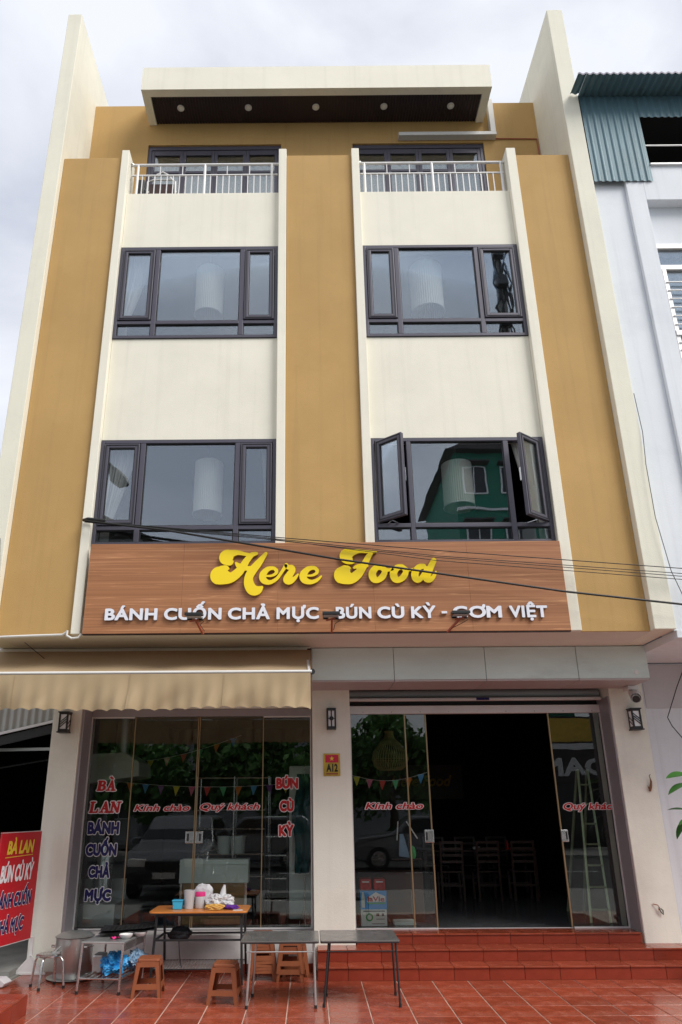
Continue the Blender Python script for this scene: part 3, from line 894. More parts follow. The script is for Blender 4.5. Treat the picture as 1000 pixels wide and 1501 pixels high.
# film lettering on the glass
YL = .962
SERIF = {
 'B': [[(12, 8, 9), (12, 92, 9)], [(20, 8, 9), (20, 92, 9)], [(2, 5, 5), (45, 5, 5)], [(2, 95, 5), (48, 95, 5)], [(28, 7, 7), (50, 10, 7), (58, 27, 10), (48, 43, 7), (28, 47, 6)], [(28, 49, 6), (55, 53, 7), (64, 72, 11), (52, 91, 7), (28, 94, 6)]],
 'A': [[(38, 6, 6), (14, 92, 6)], [(38, 6, 8), (62, 92, 11)], [(24, 64, 5), (52, 64, 5)], [(2, 95, 5), (26, 95, 5)], [(46, 95, 5), (80, 95, 5)]],
 'L': [[(16, 8, 10), (16, 92, 10)], [(2, 5, 5), (34, 5, 5)], [(2, 95, 5), (62, 95, 5)], [(62, 95, 5), (66, 68, 4)]],
 'N': [[(14, 8, 6), (14, 92, 6)], [(14, 8, 9), (64, 92, 9)], [(66, 8, 6), (66, 92, 6)], [(2, 5, 5), (22, 5, 5)], [(54, 5, 5), (80, 5, 5)], [(2, 95, 5), (28, 95, 5)]]}
SERIF['À'] = SERIF['A'] + [[(24, -32, 9), (42, -16, 5)]]
def serif_word(chars, x0, x1, z0, z1, y, parent):
    n = len(chars); w = (x1 - x0) / n; lean = .12
    for ch, grow, m, dy in [(c, g_, m_, d_) for c in range(n) for g_, m_, d_ in ((10, M['print_white'], 0), (2.5, M['deco_red'], -.004))]:
        def to3(a, b, t, k=ch):
            zz = z1 - b / 100 * (z1 - z0)
            return (x0 + w * k + a / 84 * w + lean * (zz - z0), y + dy - t * .001, zz)
        put('lettering' if not grow else 'lettering_outline', stroke_letter(SERIF[chars[ch]], to3, 1, 2.5, grow), m, parent)
serif_word('BÀ', -2.89, -2.64, 2.08, 2.21, YL, SL)
serif_word('LAN', -2.97, -2.56, 1.80, 1.94, YL, SL)
for s, a, b, z0, z1 in (('BÁNH', -2.97, -2.55, 1.53, 1.685), ('CUỐN', -2.97, -2.56, 1.265, 1.415), ('CHẢ', -2.91, -2.63, 1.0, 1.145), ('MỰC', -2.93, -2.59, .725, .865)):
    flat_text(s, a, b, z0, z1, YL, M['navy'], SL, M['print_white'], grow=.055, bold=.065, track=.05)
for s, a, b, z0, z1 in (('BÚN', -.46, -.16, 2.09, 2.23), ('CÙ', -.41, -.22, 1.80, 1.94), ('KỲ', -.42, -.22, 1.49, 1.63)):
    flat_text(s, a, b, z0, z1, YL, M['deco_red'], SL, M['print_white'], grow=.055, bold=.065, track=.05)
for s, a, b, z, p in (('Kính chào', -2.37, -1.62, 1.815, SL), ('Quý khách', -1.48, -.68, 1.825, SL), ('Kính chào', .74, 1.52, 1.82, SR), ('Quý khác', 3.40, 4.055, 1.80, SR)):
    flat_text(s, a, b, z, z + .085, YL if p is SL else .955, M['deco_red'], p, M['print_white'], grow=.05, bold=.030, shear=.25, track=.02)

# conduit loop at the foot of the left pier
put('conduit', MB().tube([(-3.72, -.93, 3.80), (-3.68, -.94, 3.775), (-3.3, -.95, 3.785), (-2.92, -.95, 3.795), (-2.86, -.96, 3.83)], .016, 8), M['pvc'], B, smooth=True)
put('conduit', MB().tube([(-2.86, -.975, 3.84), (-2.86, -.975, 3.78), (-2.80, -.975, 3.745), (-2.72, -.975, 3.755), (-2.69, -.975, 3.80)], .014, 8), M['pvc'], B, smooth=True)

# ================================================================ sign over the shopfront
SG = thing('shop_sign', 'long wood-grain sign board with yellow script name above white capital letters', 'sign', (0, -1.02, 3.79))
wds = [-2.668, -1.518, -.368, .782, 1.932, 3.083]
for a, b in zip(wds[:-1], wds[1:]):
    put('board', MB().box(a + .0005, b - .0005, -1.02, -.97, 3.79, 4.912), M['sign_wood'], SG, bevel=.002)
put('backing', MB().box(-2.66, 3.075, -.969, -.955, 3.80, 4.90), M['black'], SG)
put('bottom_trim', MB().box(-2.668, 3.083, -1.012, -.96, 3.780, 3.789), M['chair_wood'], SG)
def sign_word(s, x0, x1, z0=3.942, z1=4.085):
    for i, ch in enumerate(s):
        l_ = put('letter', text_mb(s, x0, x1, z0, z1, -1.046, .036, .006, only=i, track=.035), M['letter_white'], SG)
        put('letter_return', text_mb(s, x0, x1, z0, z1, -1.021, .036, .0245, grow=.0, only=i, track=.035), M['letter_side'], l_)
for s, a, b in (('BÁNH', -2.41, -1.79), ('CUỐN', -1.71, -1.03), ('CHẢ', -.955, -.46), ('MỰC', -.38, .12), ('BÚN', .32, .74), ('CÙ', .81, 1.13), ('KỲ', 1.21, 1.50), ('CƠM', 1.70, 2.28), ('VIỆT', 2.37, 2.82)):
    sign_word(s, a, b)
for a in (.19, 1.57): put('letter', MB().box(a, a + .065, -1.05, -1.022, 3.998, 4.024), M['letter_white'], SG)
SCRIPT = [
 ('H', 0, [[(234, 160, 9), (215, 172, 20), (185, 150, 38), (182, 124, 56), (215, 100, 34), (270, 88, 20), (330, 100, 14), (382, 110, 14)],
        [(425, 97, 13), (388, 108, 20), (350, 150, 26), (318, 200, 30), (280, 250, 36), (215, 292, 42), (130, 273, 72)],
        [(150, 240, 46), (180, 214, 22), (202, 218, 8)],
        [(262, 172, 8), (285, 196, 20), (330, 216, 19), (400, 212, 14)],
        [(502, 98, 13), (478, 130, 20), (440, 180, 29), (395, 235, 34), (368, 290, 34), (372, 345, 40), (400, 388, 42), (440, 392, 32), (474, 368, 10)]]),
 ('e', 0, [[(512, 279, 7), (550, 277, 9), (583, 260, 12), (588, 234, 14), (560, 216, 14), (515, 227, 20), (480, 270, 27), (488, 312, 26), (535, 330, 17), (590, 303, 13), (632, 248, 12), (662, 200, 15)]]),
 ('r', 0, [[(668, 192, 16), (682, 210, 18), (712, 212, 20), (718, 235, 24), (695, 270, 28), (676, 310, 32), (700, 322, 24), (735, 300, 15), (762, 268, 7)]]),
 ('e', 0, [[(838, 279, 7), (876, 277, 9), (910, 260, 12), (915, 234, 14), (888, 216, 15), (842, 227, 21), (805, 270, 29), (814, 312, 27), (862, 330, 18), (912, 316, 13), (948, 285, 7)]]),
 ('F', 1, [[(222, 172, 9), (200, 172, 17), (168, 145, 42), (158, 118, 52), (200, 98, 30), (262, 84, 16), (330, 86, 14), (408, 90, 9)],
        [(372, 100, 12), (345, 128, 22), (318, 175, 26), (288, 225, 30), (245, 275, 37), (190, 305, 42), (122, 278, 68)],
        [(140, 246, 48), (170, 222, 20), (188, 222, 7)],
        [(222, 218, 9), (262, 206, 17), (328, 202, 13)]]),
 ('o', 1, [[(445, 215, 20), (405, 220, 24), (372, 262, 30), (380, 305, 30), (415, 318, 22), (455, 290, 25), (475, 245, 22), (445, 215, 20)], [(455, 222, 18), (500, 238, 13), (540, 232, 10)]]),
 ('o', 1, [[(620, 213, 20), (580, 220, 24), (547, 262, 30), (555, 305, 30), (590, 318, 22), (630, 290, 25), (650, 245, 22), (620, 213, 20)], [(630, 220, 18), (672, 238, 12), (712, 232, 9)]]),
 ('d', 1, [[(800, 210, 20), (760, 218, 24), (724, 265, 30), (728, 308, 28), (755, 318, 20), (790, 285, 20), (828, 232, 22)],
        [(886, 165, 22), (858, 215, 26), (828, 270, 29), (816, 308, 28), (848, 318, 20), (878, 290, 15), (898, 255, 7)]])]
for ch, word, st in SCRIPT:
    def to3(a, b, t, w=word):
        return ((-1.268 + a * .001499) if w == 0 else (.229 + a * .001455), -1.024 - t * .036, 4.914 - b * .001578)
    def to3b(a, b, t, w=word):
        q = to3(a, b, t, w); return (q[0], -1.021 - t * .034, q[2])
    l_ = put('script_letter', stroke_letter(st, to3, 1, 3.0), M['yellow'], SG, bevel=0)
    put('letter_return', stroke_letter(st, to3b, 1, 4.0, 1.6), M['yellow_side'], l_)

# floodlights on arms in front of the sign
for i, (x, tip, lab) in enumerate(((-1.32, .07, 'black floodlight on a bent rust-red arm in front of the second word of the sign'),
                         (.258, 0, 'black floodlight on a straight rust-red arm at the middle of the sign'),
                         (1.745, -.13, 'black floodlight on a slanting rust-red arm in front of the last words of the sign'))):
    F = thing('floodlight', lab, 'lamp', (x, -1.2, 3.79), 'floodlights along the sign')
    put('housing', MB().prism([(-.11, 0), (.03, .02), (.03, .048), (-.11, .034)], lambda a, b: (x - .10, -1.22 + a, 3.925 + b), lambda a, b: (x + .10, -1.22 + a, 3.925 + b)), M['floodlight'], F, bevel=.004)
    put('fin', MB().box(x - .09, x - .03, -1.19, -1.186, 3.90, 3.935).box(x + .03, x + .09, -1.19, -1.186, 3.90, 3.935), M['floodlight'], F)
    put('lens', MB().box(x - .085, x + .085, -1.31, -1.20, 3.918, 3.922), M['grey_paint'], F)
    put('arm', MB().bar((x + .01, -1.20, 3.905), (x + .01 + tip, -1.03, 3.775), .022, .022).bar((x - .06, -1.203, 3.885), (x + .05, -1.2, 3.905), .018, .02), M['bracket'], F)
    put('lead', MB().tube([(x + .06, -1.2, 3.92), (x + .10, -1.16, 3.89), (x + .05, -1.10, 3.87), (x + .03 + tip, -1.06, 3.80)], .004, 5), M['cable'], F)
# ================================================================ awning
A = thing('awning', 'tan canvas roll-out awning with scalloped valance over the left shopfront', 'awning', (-2, -.2, 3.3))
put('head_box', MB().prism([(-.20, 3.755), (-.20, 3.792), (-.10, 3.792), (-.10, 3.70), (-.13, 3.70)], lambda a, b: (-4.6, a, b), lambda a, b: (.02, a, b)), M['soffit'], A, bevel=.01)
def canvas(u, v):
    x = -4.7 + 4.72 * u
    sag = -.05 * math.sin(math.pi * v) + .05 * math.sin(math.pi * v) * noise.noise(Vector((x * 1.3, v * 1.6, 5)))
    return (x, -.16 - 1.06 * v, 3.775 - .50 * v + sag)
put('canvas', MB().grid(canvas, 60, 14), M['awning'], A, smooth=True)
put('front_bar', MB().tube([(-4.7, -1.235, 3.29), (.03, -1.235, 3.288)] if False else [(-4.7, -1.235, 3.29), (.03, -1.235, 3.288)], .019, 12), M['pvc'], A, smooth=True)
def val(u, v):
    x = -4.7 + 4.715 * u
    s_ = .022 * abs(math.sin(math.pi * (x - .015) / .172)) ** .8
    w = v * (.075 * noise.noise(Vector((x * 2.2, v * .8, 3.1))) + .030 * noise.noise(Vector((x * 7.5 + v * 1.5, v * 1.2, 9.2))) + .010 * math.sin(x * 36.5 + v))
    return (x, -1.262 + w - .02 * v, 3.268 - v * (.40 - s_ + .012 * math.sin(x * 2.2)))
put('valance', MB().grid(val, 420, 14), M['awning_valance'], A, smooth=True)
for x in (-3.29, -2.0, -.95):
    put('seam', MB().grid(lambda u, v, x=x: (x - .008 + .016 * u, val((x + 4.7) / 4.715, v)[1] - .004, val((x + 4.7) / 4.715, v)[2]), 1, 10), M['awning'], A)
put('arm', MB().bar((-.02, -.14, 3.72), (-.01, -.70, 3.45), .03, .045).bar((-.01, -.70, 3.45), (.0, -1.20, 3.29), .025, .04), M['alu_white'], A)
put('arm', MB().bar((-4.3, -.14, 3.72), (-4.3, -.70, 3.45), .03, .045).bar((-4.3, -.70, 3.45), (-4.3, -1.20, 3.29), .025, .04), M['alu_white'], A)
put('wall_bracket', MB().box(-.03, .028, -.20, -.118, 3.62, 3.78), M['black'], A, bevel=.01)
put('end_cap', MB().lathe([(0, -.006), (.032, -.006), (.032, .02), (0, .02)], (.036, -1.235, 3.288), 10, 'Y'), M['black'], A)

# ================================================================ wall lanterns, plate, camera
def lantern(x, z0, z1, label, style, turn=0):
    T = thing('wall_lantern', label, 'lamp', (x, .57, z0), 'lanterns on the shopfront pillars')
    w, y0, y1 = .062, .44, .575
    g = MB()
    g.box(x - w, x + w, y0, y1, z1 - .035, z1).box(x - w, x + w, y0, y1, z0, z0 + .035)
    g.box(x - w, x - w + .022, y0 + .002, y0 + .02, z0 + .035, z1 - .035).box(x + w - .022, x + w, y0 + .002, y0 + .02, z0 + .035, z1 - .035)
    g.box(x - w + .001, x + w - .001, y1 - .015, y1 - .001, z0 + .03, z1 - .03)
    for sx in (-1, 1): g.box(x + sx * w - (.012 if sx > 0 else 0), x + sx * w + (0 if sx > 0 else .012), y1 - .03, y1 - .002, z0 + .034, z1 - .034)
    if style != 'front': g.box(x - w - .012, x + w + .012, y0 - .012, y1, z1 - .012, z1 + .003).box(x - w - .012, x + w + .012, y0 - .012, y1, z0 - .012, z0 + .004)
    put('housing', g, M['black'], T, bevel=.002)
    put('diffuser', MB().box(x - w + .006, x + w - .006, y0 + .012, y1 - .02, z0 + .034, z1 - .034), M['print_white'], T)
    g = MB(); zm = (z0 + z1) / 2
    if style == 'front':
        g.box(x - .008, x + .008, y0 - .001, y0 + .010, z0 + .03, z1 - .03).box(x - w + .01, x + w - .01, y0 + .0005, y0 + .009, zm - .005, zm + .005)
        g.lathe([(0, -.006), (.028, -.006), (.028, .008)], (x, y0, zm), 16, 'Y')
    else:
        for d in (-.045, -.012, .021):
            g.bar((x - .045, y0 + .004, zm + d + (.05 if turn < 0 else -.03)), (x + .045, y0 + .004, zm + d + (-.03 if turn < 0 else .05)), .009, .009, (0, 1, 0))
        for d in (-.05, .0): # side face slashes
            for sx in (-1, 1): g.bar((x + sx * (w - .001), y0 + .02, zm + d - .03), (x + sx * (w - .001), y1 - .03, zm + d + .03), .008, .006, (1, 0, 0))
    put('grille', g, M['black'], T)
lantern(-3.275, 2.815, 3.075, 'black boxed lantern with slanting bars on the left pillar under the awning', 'side', 1)
lantern(.292, 2.825, 3.10, 'slim black lantern with a round boss on the pillar between the shopfronts', 'front')
lantern(4.345, 2.80, 3.07, 'black boxed lantern with slanting bars under the security camera on the right pillar', 'side', -1)

T = thing('number_plate', 'brass house number plate reading A12 with a red flag and star', 'plate', (.29, .578, 2.24))
put('plate', MB().box(.18, .40, .566, .578, 2.235, 2.52), M['gold'], T, bevel=.003)
put('flag', MB().box(.205, .378, .562, .5658, 2.405, 2.503), M['flag_red'], T)
pts = []
for k in range(10):
    r = .034 if k % 2 == 0 else .0135
    a = math.pi / 2 + k * math.pi / 5
    pts.append((.292 + r * math.cos(a), 2.455 + r * math.sin(a)))
put('star', MB().prism(pts, lambda a, b: (a, .558, b), lambda a, b: (a, .5618, b)), M['print_yellow'], T)
put('number', text_mb('A12', .218, .368, 2.288, 2.388, .5625, bold=.05), M['print_black'], T)
put('small_print', text_mb('PHƯỜNG HÀ', .215, .37, 2.252, 2.270, .5625, bold=.02) if False else MB().box(.215, .37, .5622, .5655, 2.255, 2.272), M['bracket'], T)

T = thing('security_camera', 'white bullet security camera under the metal band above the right lantern', 'camera', (4.40, .57, 3.34))
put('base_plate', MB().box(4.24, 4.39, .33, .50, 3.30, 3.351), M['white'], T, bevel=.008)
put('arm', MB().tube([(4.33, .40, 3.30), (4.33, .37, 3.255), (4.31, .34, 3.22)], .024, 10), M['white'], T, smooth=True)
put('body', MB().tube([(4.36, .46, 3.26), (4.29, .26, 3.165)], .056, 20), M['white'], T, smooth=True)
put('hood', MB().tube([(4.35, .44, 3.27), (4.28, .235, 3.172)], .064, 20, False), M['white'], T, smooth=True)
put('lens', MB().tube([(4.292, .262, 3.168), (4.286, .245, 3.160)], .046, 20), M['black'], T, smooth=True)
put('lead', MB().tube([(4.38, .42, 3.31), (4.42, .38, 3.26), (4.39, .32, 3.23)], .006, 6), M['white'], T)

T = thing('wall_hook', 'small rusty twig-like hook with wire on the right pillar below the lantern', 'hook', (4.60, .578, 2.18))
put('hook', MB().tube([(4.42, .57, 2.02), (4.435, .555, 2.08), (4.445, .55, 2.14), (4.44, .55, 2.18)], [.014, .016, .013, .006], 8), M['gecko'], T)
put('wire', MB().tube([(4.44, .55, 2.18), (4.43, .545, 2.21), (4.45, .55, 2.23)], .005, 6), M['gecko'], T)
put('leaf_scrap', MB().tube([(4.42, .57, 2.04), (4.40, .55, 2.07), (4.392, .55, 2.09)], [.01, .009, .003], 6), M['gecko'], T)
T = thing('loose_wire', 'short curl of dark wire poking out low on the right pillar', 'wire', (4.30, .578, .62))
put('strand', MB().tube([(4.23, .572, .70), (4.28, .55, .69), (4.30, .548, .66), (4.28, .55, .63)], .0055, 6), M['bracket'], T)
put('loop', MB().tube([(4.29, .556, .66), (4.31, .55, .61), (4.335, .556, .58), (4.335, .548, .63), (4.31, .55, .65)], .007, 6), M['black'], T)

# ================================================================ neighbour on the right
N = thing('neighbour_house', 'bluish white house on the right with a teal corrugated top storey', 'building', (8, 1, 0))
def nb(name, m, *bs, bevel=.006, **k):
    g = MB()
    for b_ in bs: g.box(*b_)
    return put(name, g, M[m], N, bevel=bevel, **k)
nb('wall', 'nb_white', (4.332, 4.812, -.925, -.6, 3.80, 10.99))
nb('surround', 'nb_white', (4.814, 5.075, -.985, -.6, 3.80, 10.99), (5.075, 12, -.985, -.6, 10.33, 10.99), (5.075, 12, -.985, -.6, 6.9, 7.35))
nb('recessed_wall', 'nb_white', (5.077, 12, -.83, -.6, 9.60, 10.33), (5.077, 12, -.83, -.6, 3.8, 6.9), (7.6, 12, -.83, -.6, 7.35, 9.6))
nb('soffit_slab', 'nb_white', (4.332, 12, -.98, .598, 3.70, 3.795))
nb('lower_wall', 'nb_white', (4.54, 12, .60, 1.0, .25, 3.69))
nb('side_wall', 'nb_white', (4.54, 4.7, 1.3, 11, 0, 3.69), (4.332, 4.53, 1.3, 11, 3.80, 10.79))
nb('roof_slab', 'nb_white', (4.332, 12, -.59, 11, 10.8, 10.98))
nb('back_wall', 'room', (4.6, 12, 3, 3.2, 3.81, 10.79))
g = MB()
tm = mesh('facade_tile', MB().box(-.295, .295, -.012, 0, -.295, .295), M['nb_tile'])
for i in range(5):
    for j in range(1):
        inst(tm, 'facade_tile', (4.86 + .6 * i, .599, 3.38 - .6 * j), N)
# window of the neighbour with louvres behind bars
W_ = put('window', MB().box(5.08, 7.6, -.90, -.80, 9.50, 9.58).box(5.08, 7.6, -.90, -.80, 9.12, 9.20).box(5.13, 5.19, -.90, -.80, 7.40, 9.12).box(6.3, 6.4, -.90, -.80, 7.4, 9.12).box(5.13, 7.6, -.92, -.80, 7.98, 8.06).box(5.09, 7.6, -.93, -.8, 7.36, 7.44), M['alu_white'], N, bevel=.004)
for z0, z1 in ((9.2, 9.5), (8.06, 9.12), (7.44, 7.98)):
    put('pane', MB().box(5.14, 7.6, -.86, -.852, z0, z1), M['glass_up'], W_)
g = MB()
for k in range(6): g.box(5.15, 7.6, -.915, -.90, 8.16 + k * .145, 8.172 + k * .145)
for k in range(4): g.box(5.15, 7.6, -.915, -.90, 7.5 + k * .12, 7.51 + k * .12)
put('security_bars', g, M['rail'], W_)
put('curtain', MB().grid(lambda u, v: (5.15 + 2.4 * u, -.7 + .02 * math.sin(u * 90), 7.42 + 2.1 * v), 120, 1), M['room'], W_)
# corrugated cladding, sheet by sheet
def corr(x0, x1, z0, z1, y, pitch=.105, amp=.014):
    n = max(4, int((x1 - x0) / pitch * 8))
    def f(u, v):
        x = x0 + (x1 - x0) * u; p = (x / pitch) % 1
        h = amp * (1 if p < .28 else (1 - (p - .28) / .14) if p < .42 else 0 if p < .82 else (p - .82) / .18)
        return (x, y - h, z0 + (z1 - z0) * v)
    return MB().grid(f, n, 1)
put('cladding_sheet', corr(4.335, 5.225, 10.675, 12.42, -1.0), M['teal'], N)
put('cladding_sheet', corr(5.227, 12, 11.97, 12.42, -1.0), M['teal'], N)
put('cladding_sheet', corr(9, 12, 10.99, 11.97, -1.0), M['teal'], N)
nb('window_ledge', 'alu_white', (5.23, 9, -1.02, -.6, 10.985, 11.02))
nb('opening_rail', 'alu_white', (5.23, 9, -.97, -.95, 11.42, 11.44))
nb('loft_wall', 'room_dark', (5.0, 12, 2.2, 2.3, 10.99, 12.4), (4.6, 5.0, -.5, 2.3, 10.99, 12.4), (5.0, 12, -.98, 2.3, 12.36, 12.40), bevel=0)
def eave(x0, x1, ya, yb):
    def f(u, v):
        x = x0 + (x1 - x0) * u; p = (x / .105) % 1
        h = .016 * math.sin(p * 2 * math.pi)
        y = ya + (yb - ya) * v
        return (x, y, 12.43 + (y + 1.37) * .06 + h)
    return MB().grid(f, int((x1 - x0) / .105 * 10), 2)
r_ = put('roof_sheet', eave(4.34, 12, -1.37, 4), M['teal'], N)
so = r_.modifiers.new('thick', 'SOLIDIFY'); so.thickness = .004
r_ = put('roof_sheet', eave(4.195, 4.338, -1.37, -1.03), M['teal'], N)
def lip(u, v):
    x = 4.195 + 7.8 * u; p = (x / .105) % 1
    return (x, -1.374, 12.425 + .016 * math.sin(p * 2 * math.pi) + .028 * v)
put('roof_edge', MB().grid(lip, 740, 1), M['roof_purple'], N)

# ================================================================ carport on the left
K = thing('carport', 'dark open carport with grey corrugated fascia left of the shopfront', 'shed', (-6, 3, 0))
def slopez(x): return 3.03 + (x + 3.47) * .225
def fas(u, v):
    x = -9 + 5.53 * u; p = (x / .10) % 1
    h = .010 * math.sin(p * 2 * math.pi)
    zb = slopez(x)
    return (x, 1.0 - h, zb + (4.2 - zb) * v)
put('fascia_sheet', MB().grid(fas, 560, 1), M['shed_cladding'], K)
put('edge_trim', MB().bar((-9, .97, slopez(-9) + .005), (-3.47, .97, slopez(-3.47) + .005), .03, .035), M['alu_white'], K)
put('beam', MB().bar((-9, 1.02, slopez(-9) - .10), (-3.47, 1.02, slopez(-3.47) - .09), .05, .12), M['black'], K)
put('beam', MB().bar((-9, 1.3, 2.60), (-3.47, 1.3, 2.66), .05, .04), M['steel_dull'], K)
put('beam', MB().bar((-9, 1.6, 1.7), (-3.47, 1.9, 2.62), .02, .02), M['black'], K)
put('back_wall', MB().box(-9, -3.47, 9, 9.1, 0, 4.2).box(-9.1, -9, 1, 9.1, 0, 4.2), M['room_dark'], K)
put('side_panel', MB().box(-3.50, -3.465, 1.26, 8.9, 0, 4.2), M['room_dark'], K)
put('roof', MB().box(-9, -3.47, 1.02, 9.1, 4.2, 4.25), M['shed_cladding'], K)
put('wall_box', MB().box(-3.60, -3.51, 1.30, 1.36, 1.95, 2.2), M['white'], K)
g = MB()
for i in range(8):
    x0 = -6.62 + i * .39
    g.prism([(x0, .02), (x0 + .385, .02), (x0 + .385, .13), (x0, .13)], lambda a, b, i=i: (a, .16 + .03 * math.sin(i * 2.1), b * .6), lambda a, b: (a, .42, b * .62))
structure('kerb_stones', g, M['concrete'])
g = MB().box(-9, -3.47, .42, 9, -.1, .075).box(-9, -3.46, .0, .42, -.1, .01)
structure('carport_floor', g, M['concrete'])
solo('concrete_block', MB().prism([(-.16, .01), (.12, .01), (.15, .06), (.08, .12), (-.10, .12), (-.16, .07)], lambda a, b: (-3.52 + a, -.26, b * .8), lambda a, b: (-3.49 + a, -.12, b * .8)), M['nb_tile'],
     'small pale concrete block lying beside the tiled planter kerb', 'block', bevel=.008)
# tiled planter kerb
PL = thing('planter_kerb', 'low planter edged with red tiles at the front left corner', 'planter', (-3.5, -2.2, 0))
put('core', MB().box(-5.2, -2.757, -3.6, -1.282, -.1, .150), M['grout_dark'], PL)
sm = mesh('side_tile', MB().box(-.005, .007, -.192, .192, .002, .150), M['tile_riser'])
tm2 = mesh('top_tile', MB().box(-.130, .130, -.192, .192, 0, .016), M['tile'])
tm3 = mesh('top_tile_rear', MB().box(-.192, .192, -.130, .130, 0, .016), M['tile'])
for k in range(6):
    inst(sm, 'side_tile', (-2.754, -1.475 - k * .388, 0), PL)
    inst(tm2, 'top_tile', (-2.880, -1.475 - k * .388, .151), PL)
for k in range(6): inst(tm3, 'top_tile', (-3.208 - k * .388, -1.413, .151), PL)
o = put('soil', MB().box(-5.1, -3.02, -3.6, -1.545, .13, .153), M['amber'] if False else M['concrete'], PL)
put('plank', MB().bar((-3.9, -1.62, .175), (-3.06, -1.60, .17), .10, .03), M['cabinet'], PL)

# ================================================================ red sign board on its stand
RS = thing('standing_sign', 'red board with yellow, white and navy lettering on a white stand beside the left pillar', 'sign', (-3.39, .40, 0))
aR = Vector((-3.385, .42, 0)); aL = Vector((-3.575, -.34, 0))
dv = (aL - aR).normalized(); L_ = (aL - aR).length; nrm = Vector((-dv.y, dv.x, 0))
if nrm.dot(Vector((0, -1, 0)) + Vector((1, 0, 0))) < 0: nrm = -nrm
def rs3(a, w, z): # a metres from the left edge, w forward of the board
    p = aL - dv * a + nrm * w; return (p.x, p.y, z)
g = MB().add([rs3(0, 0, .392), rs3(L_, 0, .385), rs3(L_, 0, 1.592), rs3(0, 0, 1.600), rs3(0, -.02, .392), rs3(L_, -.02, .385), rs3(L_, -.02, 1.592), rs3(0, -.02, 1.600)],
             [(0, 1, 2, 3), (7, 6, 5, 4), (0, 4, 5, 1), (1, 5, 6, 2), (2, 6, 7, 3), (3, 7, 4, 0)])
put('board', g, M['red_board'], RS)
fr_ = lambda X, Y, Z: rs3(X, .003 + (-Y), Z)
k_ = L_ / .783
for s, a, b, z0, z1, m, ol, bo in (('BÀ LAN', .12, .64, 1.35, 1.50, 'print_yellow', None, .045), ('BÚN CÙ KỲ', .05, .68, 1.05, 1.235, 'print_white', None, .045),
                               ('BÁNH CUỐN', .02, .70, .78, .93, 'navy', 'print_white', .04), ('CHẢ MỰC', .08, .60, .51, .655, 'navy', 'print_white', .04)):
    if ol: put('lettering_outline', text_mb(s, a * k_, b * k_, z0, z1, 0, bold=bo, grow=.035, shear=.15, frame=fr_), M[ol], RS)
    put('lettering', text_mb(s, a * k_, b * k_, z0, z1, -.003, bold=bo, shear=.15, frame=fr_), M[m], RS)
put('underline', MB().add([rs3(.10 * k_, .004, 1.315), rs3(.64 * k_, .004, 1.325), rs3(.64 * k_, .004, 1.333), rs3(.10 * k_, .004, 1.323)], [(0, 1, 2, 3)]), M['print_yellow'], RS)
for z in (.385, 1.592): put('edge_strip', MB().bar(rs3(0, -.01, z), rs3(L_, -.01, z), .024, .008), M['alu_white'], RS)
put('post', MB().box(-3.39, -3.35, .43, .47, .0, .40), M['rail'], RS, bevel=.003)
put('post', MB().bar((aL.x - .01, aL.y + .10, 0), (aL.x - .01, aL.y + .10, .40), .03, .03), M['rail'], RS)
g = MB()
for s_ in (-1, 1):
    g.prism([(0, .015), (s_ * .16, .015), (0, .20)], lambda a, b: (-3.355 + a, .415, b), lambda a, b: (-3.355 + a, .42, b))
    g.bar((-3.355, .42, .20), (-3.355 + s_ * .17, .42, .012), .02, .02)
g.bar((-3.54, .42, .012), (-3.16, .42, .012), .03, .02)
put('foot', g, M['rail'], RS)

# ================================================================ plants
def leaf_mesh(L=.20, w=.045, droop=.35):
    def f(u, v):
        x = L * u; ww = w * math.sin(math.pi * min(1, u * .97 + .03)) ** .8 * (v * 2 - 1)
        return (x, ww, -droop * L * u * u + .18 * abs(ww))
    me = mesh('leaf', MB().grid(f, 8, 4), M['leaf'], True, fix=False)
    return me
def plant(name, label, x, y, h, spec, leafm, group=None, pot=True, size=1.0, stem_top=None):
    T = thing(name, label, 'plant', (x, y, 0), group)
    z0 = 0
    if pot:
        put('pot', MB().lathe([(.0, .01), (.13, .01), (.18, .30), (.20, .30), (.20, .34), (.17, .34), (.16, .30), (0, .30)], (x, y, 0), 24), M['terracotta'], T, smooth=True)
        z0 = .29
    st = stem_top or (x + .03, y, h)
    put('stem', MB().tube([(x, y, z0), (x + .04, y - .02, (z0 + h) / 2), st], [.016, .012, .007], 8), M['stem'], T, smooth=True)
    for (lx, ly, lz, az, tilt, sc) in spec:
        o = bpy.data.objects.new('leaf', leafm); COL.objects.link(o); o.parent = T
        o.location = Vector((lx, ly, lz)) - Vector((x, y, 0))
        o.rotation_euler = (random.uniform(-.5, .5), R(tilt), R(az)); o.scale = (sc, sc, sc)
    return T
lm = leaf_mesh()
sp_ = [(4.48, -.35, 2.19, 195, -8, 1.35), (4.47, -.36, 2.09, 190, 6, 1.45), (4.50, -.36, 2.03, 215, 30, 1.2), (4.42, -.35, 1.78, 165, -22, 1.1), (4.46, -.35, 1.70, 200, -2, 1.2),
       (4.42, -.35, 1.71, 190, 28, 1.5), (4.44, -.36, 1.60, 200, 62, 1.3)]
for k in range(34):
    z = 1.1 + k * .036
    sp_.append((4.60 + random.uniform(-.03, .03), -.35, z, (k * 137) % 120 - 60, random.uniform(-35, 15), random.uniform(.9, 1.5)))
for k in range(12):
    z = 1.35 + k * .075
    sp_.append((4.62, -.35 + random.uniform(-.04, .04), z, random.choice((80, 100, 260, 280)), random.uniform(-20, 20), random.uniform(1.0, 1.4)))
plant('potted_plant', 'tall potted plant with long drooping green leaves at the right edge', 4.60, -.35, 2.45, sp_, lm)
lm2 = lm.copy(); lm2.materials[0] = M['leaf_light']
